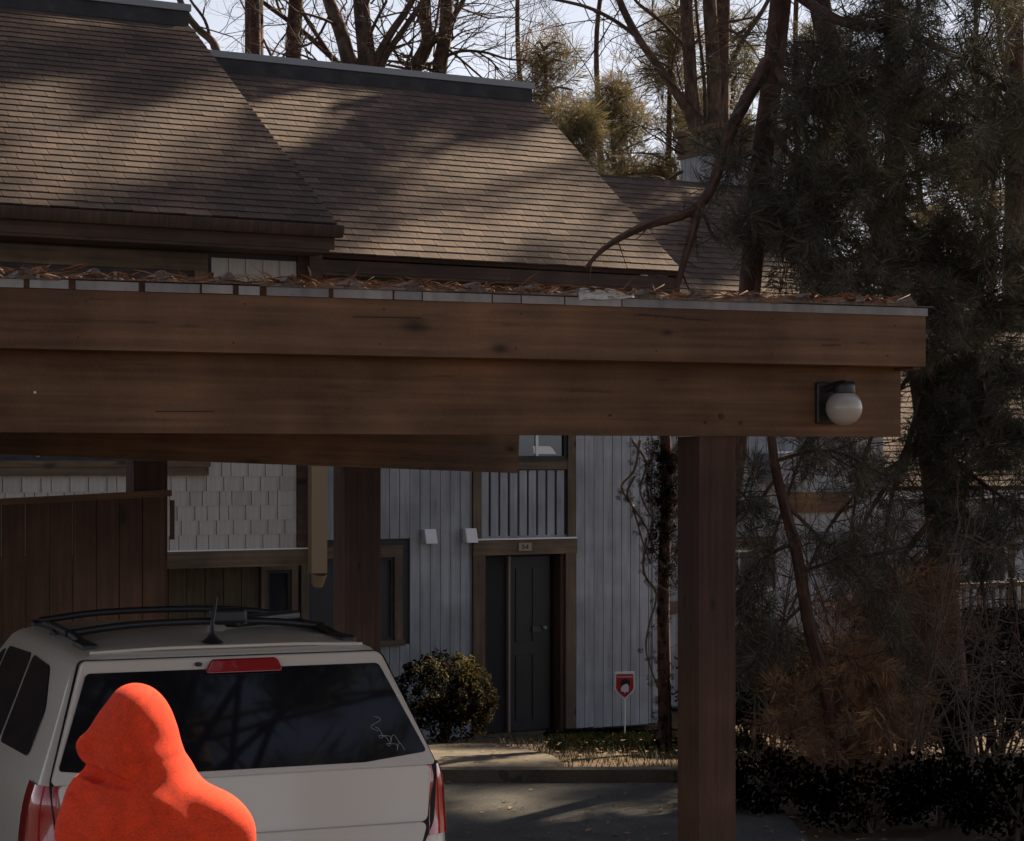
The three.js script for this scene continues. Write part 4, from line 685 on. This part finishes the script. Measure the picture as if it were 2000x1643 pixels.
// ------------------------------------------------------------------ car
{
  const car = thing('parked_car', 'white sport utility vehicle parked under the carport, seen from behind', 'car', [-1.087, 0, -8.5], T(21.8));
  const paint = new THREE.MeshPhysicalMaterial({ color: lin(0.62, 0.565, 0.485), roughness: 0.35, clearcoat: 0.6, clearcoatRoughness: 0.08 });
  const R = [[0.28, 0.74, -0.05, -4.2, 0.2], [0.38, 0.84, 0.07, -4.36, 0.22], [0.52, 0.885, 0.13, -4.42, 0.24], [0.70, 0.90, 0.13, -4.42, 0.24], [0.76, 0.90, 0.08, -4.40, 0.2], [0.96, 0.895, 0.03, -4.34, 0.18], [1.06, 0.885, 0.01, -4.2, 0.15], [1.12, 0.875, 0.005, -3.4, 0.13], [1.16, 0.865, -0.0, -3.15, 0.12], [1.2, 0.85, -0.01, -3.02, 0.11], [1.36, 0.786, -0.103, -2.70, 0.1], [1.52, 0.722, -0.196, -2.40, 0.09], [1.64, 0.674, -0.266, -2.16, 0.09], [1.672, 0.65, -0.30, -2.05, 0.11], [1.692, 0.61, -0.37, -1.95, 0.15], [1.71, 0.52, -0.52, -1.85, 0.2], [1.725, 0.34, -0.85, -1.6, 0.2], [1.73, 0.1, -1.15, -1.35, 0.05]];
  const at2 = (y, k) => { for (let i = 1; i < R.length; i++) if (y <= R[i][0]) return lerp(R[i - 1][k], R[i][k], (y - R[i - 1][0]) / (R[i][0] - R[i - 1][0])); return R[R.length - 1][k]; };
  const seg = 8, N = 4 * (seg + 1), pos = [], idx = [];
  for (const [y, hw, zr, zf, r] of R) for (let c = 0; c < 4; c++) { const sx = c === 0 || c === 3 ? 1 : -1, isR = c < 2, cx = sx * (hw - r), cz = isR ? zr - r : zf + r; for (let k = 0; k <= seg; k++) { const a = (c * 90 + k / seg * 90) * Math.PI / 180; pos.push(cx + r * Math.cos(a), y, cz + r * Math.sin(a)); } }
  for (let i = 0; i < R.length - 1; i++) for (let j = 0; j < N; j++) { const a = i * N + j, b = i * N + (j + 1) % N; idx.push(a, a + N, b, b, a + N, b + N); }
  const T0 = pos.length / 3; pos.push(0, 1.731, -1.25); for (let j = 0; j < N; j++) idx.push((R.length - 1) * N + j, T0, (R.length - 1) * N + (j + 1) % N);
  const B0 = pos.length / 3; pos.push(0, 0.28, -2); for (let j = 0; j < N; j++) idx.push(j, (j + 1) % N, B0);
  const bg = new THREE.BufferGeometry(); bg.setAttribute('position', new THREE.Float32BufferAttribute(pos, 3)); bg.setIndex(idx); bg.computeVertexNormals();
  part('body', toCreasedNormals(bg, 0.5), paint, car);
  // panels laid on the back: shape in (x, y), pushed onto the sloping plane
  const onBack = (shape, lift, depth, bevel = 0) => { const g = new THREE.ExtrudeGeometry(shape, { depth, bevelEnabled: bevel > 0, bevelSize: bevel, bevelThickness: bevel, bevelSegments: 2, curveSegments: 10 }), p = g.attributes.position; for (let i = 0; i < p.count; i++) p.setZ(i, p.getZ(i) + lift + at2(p.getY(i), 2)); g.computeVertexNormals(); return g; };
  const poly = (pts, r) => { const s = new THREE.Shape(), n = pts.length; for (let i = 0; i < n; i++) { const a = pts[(i + n - 1) % n], b = pts[i], c = pts[(i + 1) % n], u = (p, q, d) => { const L = Math.hypot(q[0] - p[0], q[1] - p[1]); return [p[0] + (q[0] - p[0]) * d / L, p[1] + (q[1] - p[1]) * d / L]; }; const A = u(b, a, r), C = u(b, c, r); i ? s.lineTo(...A) : s.moveTo(...A); s.quadraticCurveTo(b[0], b[1], ...C); } s.closePath(); return s; };
  part('gate_seam', onBack(poly([[-0.662, 1.668], [0.662, 1.668], [0.825, 1.2], [0.8, 0.96], [0.69, 0.768], [-0.69, 0.768], [-0.8, 0.96], [-0.825, 1.2]], 0.03), -0.006, 0.0075), M.rubber, car);
  const gate = part('liftgate', onBack(poly([[-0.65, 1.66], [0.65, 1.66], [0.815, 1.2], [-0.815, 1.2]], 0.025), -0.002, 0.012, 0.004), paint, car);
  part('liftgate_lower', onBack(poly([[-0.79, 1.193], [0.79, 1.193], [0.76, 0.965], [-0.76, 0.965]], 0.03), 0.004, 0.012, 0.004), paint, car);
  part('liftgate_base', onBack(poly([[-0.75, 0.96], [0.75, 0.96], [0.68, 0.775], [-0.68, 0.775]], 0.03), 0.03, 0.012, 0.004), paint, car);
  const gl = part('rear_window', onBack(poly([[-0.635, 1.617], [0.635, 1.617], [0.785, 1.25], [0.5, 1.22], [-0.5, 1.22], [-0.785, 1.25]], 0.02), 0.0125, 0.004), new THREE.MeshPhysicalMaterial({ color: lin(0.008, 0.009, 0.012), roughness: 0.03, ior: 1.52 }), car);
  part('brake_light', onBack(poly([[-0.10, 1.652], [0.18, 1.652], [0.195, 1.605], [-0.135, 1.605]], 0.014), 0.012, 0.016, 0.004), new THREE.MeshPhysicalMaterial({ color: lin(0.30, 0.008, 0.01), roughness: 0.15, clearcoat: 1 }), gate, 'dark red high brake light');
  part('lock_cap', new THREE.SphereGeometry(0.014, 14, 10).scale(1.2, 0.7, 0.5).translate(-0.16, 1.638, at2(1.638, 2) + 0.018), M.black, gate);
  // script decal in the lower right corner of the glass: loops of a thin white line
  const loops = [], P3 = (x, y) => V(x, y, at2(y, 2) + 0.0185);
  const curl = (x0, y0, s) => { const pts = []; for (let i = 0; i <= 26; i++) { const t = i / 26 * 5 * Math.PI; pts.push(P3(x0 + s * (t * 0.007 + (0.012 + 0.008 * Math.sin(t * 0.37)) * Math.sin(t)), y0 + s * ((0.014 + 0.012 * Math.sin(t * 0.61 + 1)) * Math.cos(t) - 0.003 * t))); } loops.push(tube(pts, [0.0013, 0.0013], 5, 2)); };
  curl(0.57, 1.335, 0.9); curl(0.6, 1.3, 0.8);
  { const pts = []; for (let i = 0; i <= 20; i++) { const t = i / 20 * 6.6; pts.push(P3(0.575 + 0.026 * Math.sin(t) * (1 - t * 0.03), 1.40 - t * 0.009)); } loops.push(tube(pts, [0.0013, 0.0013], 5, 2)); }
  part('window_decal', loops, mat(lin(0.3, 0.3, 0.31), 0.6), gl);
  part('bumper', onBack(poly([[-0.82, 0.74], [0.82, 0.74], [0.84, 0.48], [-0.84, 0.48]], 0.04), 0.005, 0.03, 0.01), mat(lin(0.05, 0.05, 0.052), 0.7), car);
  part('license_plate', onBack(poly([[-0.155, 0.93], [0.155, 0.93], [0.155, 0.795], [-0.155, 0.795]], 0.01), 0.048, 0.004), M.white, car);
  for (const s of [-1, 1]) {
    const g = new THREE.BufferGeometry(), tp = [], ti = [], n = 10, m = 8;      // lamp wrapped round the rear corner
    for (let j = 0; j <= m; j++) { const y = lerp(0.9, 1.192, j / m), hw = at2(y, 1), zr = at2(y, 2), r = at2(y, 4); for (let i = 0; i <= n; i++) { const a = lerp(-0.35, 1.25, i / n); let x, z; const rr2 = r + 0.012; if (a < 0) { x = hw + 0.012; z = zr - r + a * 0.35; } else { x = hw - r + rr2 * Math.cos(a); z = zr - r + rr2 * Math.sin(a); } tp.push(s * x, y, z); if (i && j) { const B = j * (n + 1) + i, A = B - n - 1; s > 0 ? ti.push(A - 1, B - 1, A, A, B - 1, B) : ti.push(A - 1, A, B - 1, A, B, B - 1); } } }
    g.setAttribute('position', new THREE.Float32BufferAttribute(tp, 3)); g.setIndex(ti); g.computeVertexNormals();
    part('tail_light', g, new THREE.MeshPhysicalMaterial({ color: lin(0.42, 0.01, 0.012), roughness: 0.15, clearcoat: 1, side: THREE.DoubleSide }), car);
    // side glass
    const sg = (pts, nm) => { const q = new THREE.ExtrudeGeometry(poly(pts, 0.05), { depth: 0.004, bevelEnabled: false, curveSegments: 8 }), p = q.attributes.position; for (let i = 0; i < p.count; i++) { const z = p.getX(i), y = p.getY(i), o = p.getZ(i); p.setXYZ(i, s * (at2(y, 1) + 0.002 + o), y, z); } q.computeVertexNormals(); part(nm, q, M.glass, car); };
    sg([[-0.80, 1.60], [-0.52, 1.44], [-0.5, 1.25], [-1.25, 1.22], [-1.28, 1.61]], 'quarter_window');
    sg([[-1.34, 1.61], [-1.31, 1.22], [-2.1, 1.22], [-2.0, 1.59]], 'side_window');
    sg([[-2.06, 1.58], [-2.16, 1.22], [-2.72, 1.22], [-2.4, 1.46]], 'side_window');
    // roof rail on feet
    const ry = 1.678, x = s * 0.575;
    const rail = part('roof_rail', tube([V(x, ry - 0.015, -0.5), V(x, ry + 0.03, -0.7), V(x, ry + 0.042, -1.2), V(x, ry + 0.034, -1.7), V(x, ry - 0.01, -1.98)], [0.018, 0.02, 0.02, 0.02, 0.016], 10), M.black, car);
    for (const z of [-0.6, -1.3, -1.9]) part('rail_foot', new RoundedBoxGeometry(0.07, 0.07, z === -0.6 ? 0.26 : 0.1, 2, 0.015).translate(x, ry + 0.005, z), M.black, rail);
    // wheels
    for (const z of [-0.82, -3.45]) {
      const w = part('wheel', new THREE.CylinderGeometry(0.225, 0.225, 0.2, 28).rotateZ(Math.PI / 2).translate(s * 0.80, 0.34, z), M.flash, car);
      part('tyre', new THREE.TorusGeometry(0.27, 0.085, 14, 36).rotateY(Math.PI / 2).scale(1.35, 1, 1).translate(s * 0.79, 0.34, z), M.rubber, w);
    }
    part('side_mirror', new RoundedBoxGeometry(0.2, 0.14, 0.1, 3, 0.04).translate(s * 1.0, 1.2, -2.75), M.black, car);
  }
  part('windshield', (() => { const q = new THREE.PlaneGeometry(1.3, 0.58).rotateX(-1.02).rotateY(Math.PI); q.translate(0, 1.42, -2.6); return q; })(), M.glass, car);
  for (const [z, y] of [[-0.95, 1.745], [-1.7, 1.75]]) part('crossbar', tube([V(-0.6, y - 0.02, z), V(-0.3, y + 0.012, z), V(0.3, y + 0.012, z), V(0.6, y - 0.02, z)], [0.017, 0.017], 10), M.black, car);
  const clamp1 = part('rack_clamp', [new RoundedBoxGeometry(0.16, 0.075, 0.12, 3, 0.025).translate(0.14, 1.785, -0.95), new RoundedBoxGeometry(0.09, 0.05, 0.5, 3, 0.02).rotateY(-0.9).translate(0.34, 1.757, -1.08)], M.black, car);
  const an = part('antenna', [new THREE.LatheGeometry([[0, 0.1], [0.009, 0.095], [0.014, 0.05], [0.03, 0.02], [0.052, 0.004], [0.055, 0]].map(([a, b]) => new THREE.Vector2(a, b)), 20).scale(0.85, 1, 1.3).translate(-0.04, 1.706, -0.5), tube([V(-0.04, 1.78, -0.505), V(-0.02, 1.86, -0.53), V(-0.01, 1.9, -0.55)], [0.008, 0.006], 8)], M.black, car);
  part('roof_lip', tube([V(-0.60, 1.69, -0.36), V(-0.3, 1.7, -0.36), V(0, 1.7, -0.36), V(0.3, 1.7, -0.36), V(0.60, 1.69, -0.36)], [0.008, 0.008], 8), paint, car);
}

// ------------------------------------------------------------------ person in an orange hooded sweatshirt, head bowed, facing left
{
  const d = 5.2, tip = at(268, 1340, d), gy = gh(-d), hgt = tip.y - gy;
  const per = thing('person', 'person in a bright orange hooded sweatshirt with head bowed behind the car', 'person', [tip.x, gy, tip.z], 0);
  const cap = (p, a, b, ra, rb) => { const x = b.x - a.x, y = b.y - a.y, z = b.z - a.z, t = clamp(((p.x - a.x) * x + (p.y - a.y) * y + (p.z - a.z) * z) / (x * x + y * y + z * z), 0, 1); return Math.hypot(p.x - a.x - x * t, p.y - a.y - y * t, p.z - a.z - z * t) - (ra + (rb - ra) * t); };
  const ell = (p, c, r) => { const k = Math.hypot((p.x - c.x) / r.x, (p.y - c.y) / r.y, (p.z - c.z) / r.z); return (k - 1) * Math.min(r.x, r.y, r.z); };
  const sm = (a, b, k) => { const h = clamp(0.5 + 0.5 * (b - a) / k, 0, 1); return lerp(b, a, h) - k * h * (1 - h); };
  const Y = hgt;                                   // top of the hood
  function march(c, half, res, f) {
    const mc = new MarchingCubes(res, new THREE.MeshBasicMaterial(), false, false, 400000); mc.isolation = 0; const p = V(0, 0, 0);
    for (let k = 0; k < res; k++) for (let j = 0; j < res; j++) for (let i = 0; i < res; i++) { p.set(c.x + (i - res / 2) / (res / 2) * half, c.y + (j - res / 2) / (res / 2) * half, c.z + (k - res / 2) / (res / 2) * half); mc.field[i + j * res + k * res * res] = -f(p); }
    mc.update(); const n = mc.count, g = new THREE.BufferGeometry();
    g.setAttribute('position', new THREE.BufferAttribute(mc.positionArray.slice(0, n * 3), 3)); g.scale(half, half, half).translate(c.x, c.y, c.z);
    const m = mergeVertices(g, half / res * 0.05); m.computeVertexNormals();
    const q = m.attributes.position, uv = []; for (let i = 0; i < q.count; i++) uv.push(Math.atan2(q.getX(i) - c.x, q.getZ(i) - c.z) * 0.13, q.getY(i)); m.setAttribute('uv', new THREE.Float32BufferAttribute(uv, 2)); return m;
  }
  const folds = (p) => 0.0028 * Math.sin(p.x * 38 + p.y * 22 + 2 * Math.sin(p.z * 17)) * Math.sin(p.y * 31 - p.z * 26);
  const hood = (p) => {
    let o = sm(ell(p, V(0.006, Y - 0.122, 0), V(0.090, 0.122, 0.118)), cap(p, V(-0.015, Y - 0.072, 0), V(-0.120, Y - 0.152, 0), 0.055, 0.034), 0.05);
    o = sm(o, cap(p, V(0.005, Y - 0.19, 0), V(0.04, Y - 0.38, 0), 0.114, 0.18), 0.03);
    o = sm(o, cap(p, V(-0.085, Y - 0.2, -0.01), V(-0.09, Y - 0.36, -0.01), 0.062, 0.085), 0.03);
    o += folds(p) * 0.8 + 0.005 * Math.sin(p.x * 14 - p.y * 52 + 1.5 * Math.sin(p.z * 9)) * clamp((Y - 0.1 - p.y) / 0.12, 0, 1);
    const cav = sm(cap(p, V(-0.16, Y - 0.198, 0.075), V(0.0, Y - 0.235, 0.125), 0.03, 0.016), cap(p, V(-0.17, Y - 0.205, -0.02), V(-0.08, Y - 0.225, 0.05), 0.034, 0.03), 0.03);
    return Math.max(o, -cav);
  };
  const torso = (p) => {
    let o = cap(p, V(0.06, Y - 0.72, 0), V(0.04, Y - 0.42, 0), 0.145, 0.15);
    o = sm(o, cap(p, V(-0.1, Y - 0.345, -0.03), V(0.2, Y - 0.36, 0.03), 0.08, 0.08), 0.09);
    for (const s of [-1, 1]) { o = sm(o, cap(p, V(0.05 + s * 0.17, Y - 0.36, s * 0.03), V(0.05 + s * 0.22, Y - 0.62, s * 0.03), 0.075, 0.062), 0.05); o = sm(o, cap(p, V(0.05 + s * 0.22, Y - 0.62, s * 0.03), V(s * 0.12, Y - 0.58, -0.16), 0.06, 0.045), 0.03); }
    return o + folds(p);
  };
  const weave = tex(256, (u, v) => 0.5 + 0.28 * Math.sin(u * 6.2832 * 64) * Math.sin(v * 6.2832 * 48) + 0.5 * (fbm(u, v, 8, 8, 4) - 0.5), 0.16, false), pile = tex(256, (u, v) => 0.93 + 0.2 * (fbm(u, v, 12, 12, 7) - 0.5) + 0.16 * (vn(u * 128, v * 128, 128, 128, 5) - 0.5), 0.3);
  const orange = mat(lin(0.95, 0.062, 0.012), 0.95, { side: THREE.DoubleSide, map: pile, bumpMap: weave, bumpScale: 0.0015 });
  const dressed = (p) => sm(hood(p), torso(p), 0.09);
  const sw = part('sweatshirt', march(V(0.05, Y - 0.56, 0), 0.5, 128, (p) => Math.max(dressed(p), p.y - (Y - 0.42), Y - 0.8 - p.y)), orange, per);
  part('hood', march(V(0.04, Y - 0.2, 0), 0.34, 124, (p) => Math.max(dressed(p), Y - 0.42 - p.y)), orange, sw);
  const face = (p) => { let o = ell(p, V(-0.02, Y - 0.135, 0), V(0.082, 0.088, 0.07)); o = sm(o, cap(p, V(-0.075, Y - 0.185, 0), V(-0.085, Y - 0.2, 0), 0.012, 0.014), 0.012); o = sm(o, cap(p, V(-0.03, Y - 0.2, 0), V(-0.045, Y - 0.215, 0), 0.04, 0.03), 0.03); o = sm(o, cap(p, V(0.0, Y - 0.19, 0), V(0.06, Y - 0.33, 0), 0.055, 0.06), 0.03); return Math.max(o, -(cap(p, V(-0.085, Y - 0.165, -0.03), V(-0.085, Y - 0.165, 0.03), 0.009, 0.009))); };
  const hands = (p) => { let o = 9; for (const s of [-1, 1]) { const c = V(s * 0.1, Y - 0.575, -0.21); o = Math.min(o, ell(p, c, V(0.04, 0.02, 0.045))); for (let k = 0; k < 4; k++) { const x = c.x + (k - 1.5) * 0.02, L = [0.05, 0.062, 0.066, 0.056][k]; o = sm(o, cap(p, V(x, c.y, c.z - 0.03), V(x * 0.97, c.y - 0.012, c.z - 0.03 - L * 0.6), 0.0095, 0.009), 0.006); o = sm(o, cap(p, V(x * 0.97, c.y - 0.012, c.z - 0.03 - L * 0.6), V(x * 0.95, c.y - 0.04, c.z - 0.03 - L), 0.009, 0.0075), 0.004); } o = sm(o, cap(p, V(c.x - s * 0.035, c.y, c.z + 0.01), V(c.x - s * 0.05, c.y - 0.005, c.z - 0.04), 0.011, 0.009), 0.008); o = sm(o, cap(p, c, V(s * 0.12, Y - 0.58, -0.14), 0.026, 0.03), 0.02); } return o; };
  const skin = mat(lin(0.42, 0.25, 0.17), 0.6);
  const body = part('body', [march(V(0, Y - 0.2, 0), 0.2, 64, face), march(V(0, Y - 0.58, -0.18), 0.22, 90, hands)], skin, per);
  const legs = (p) => { let o = cap(p, V(0.01, Y - 0.74, 0), V(0.11, Y - 0.74, 0), 0.13, 0.13); for (const s of [-1, 1]) { o = sm(o, cap(p, V(0.06 + s * 0.08, Y - 0.78, 0), V(0.06 + s * 0.1, Y - 1.12, -0.02), 0.095, 0.07), 0.05); o = sm(o, cap(p, V(0.06 + s * 0.1, Y - 1.12, -0.02), V(0.06 + s * 0.11, 0.07, 0), 0.068, 0.06), 0.03); } return o + folds(p) * 0.7; };
  part('trousers', march(V(0.06, Y - 1.1, 0), 0.58, 90, (p) => Math.max(legs(p), p.y - (Y - 0.68), 0.03 - p.y)), mat(lin(0.03, 0.035, 0.06), 0.9), per);
  part('shoes', march(V(0.06, 0.06, -0.04), 0.26, 64, (p) => Math.max(Math.min(cap(p, V(-0.05, 0.05, 0.03), V(-0.06, 0.04, -0.12), 0.05, 0.042), cap(p, V(0.17, 0.05, 0.03), V(0.18, 0.04, -0.12), 0.05, 0.042)), -p.y)), M.rubber, per);
}
renderer.render(scene, camera);
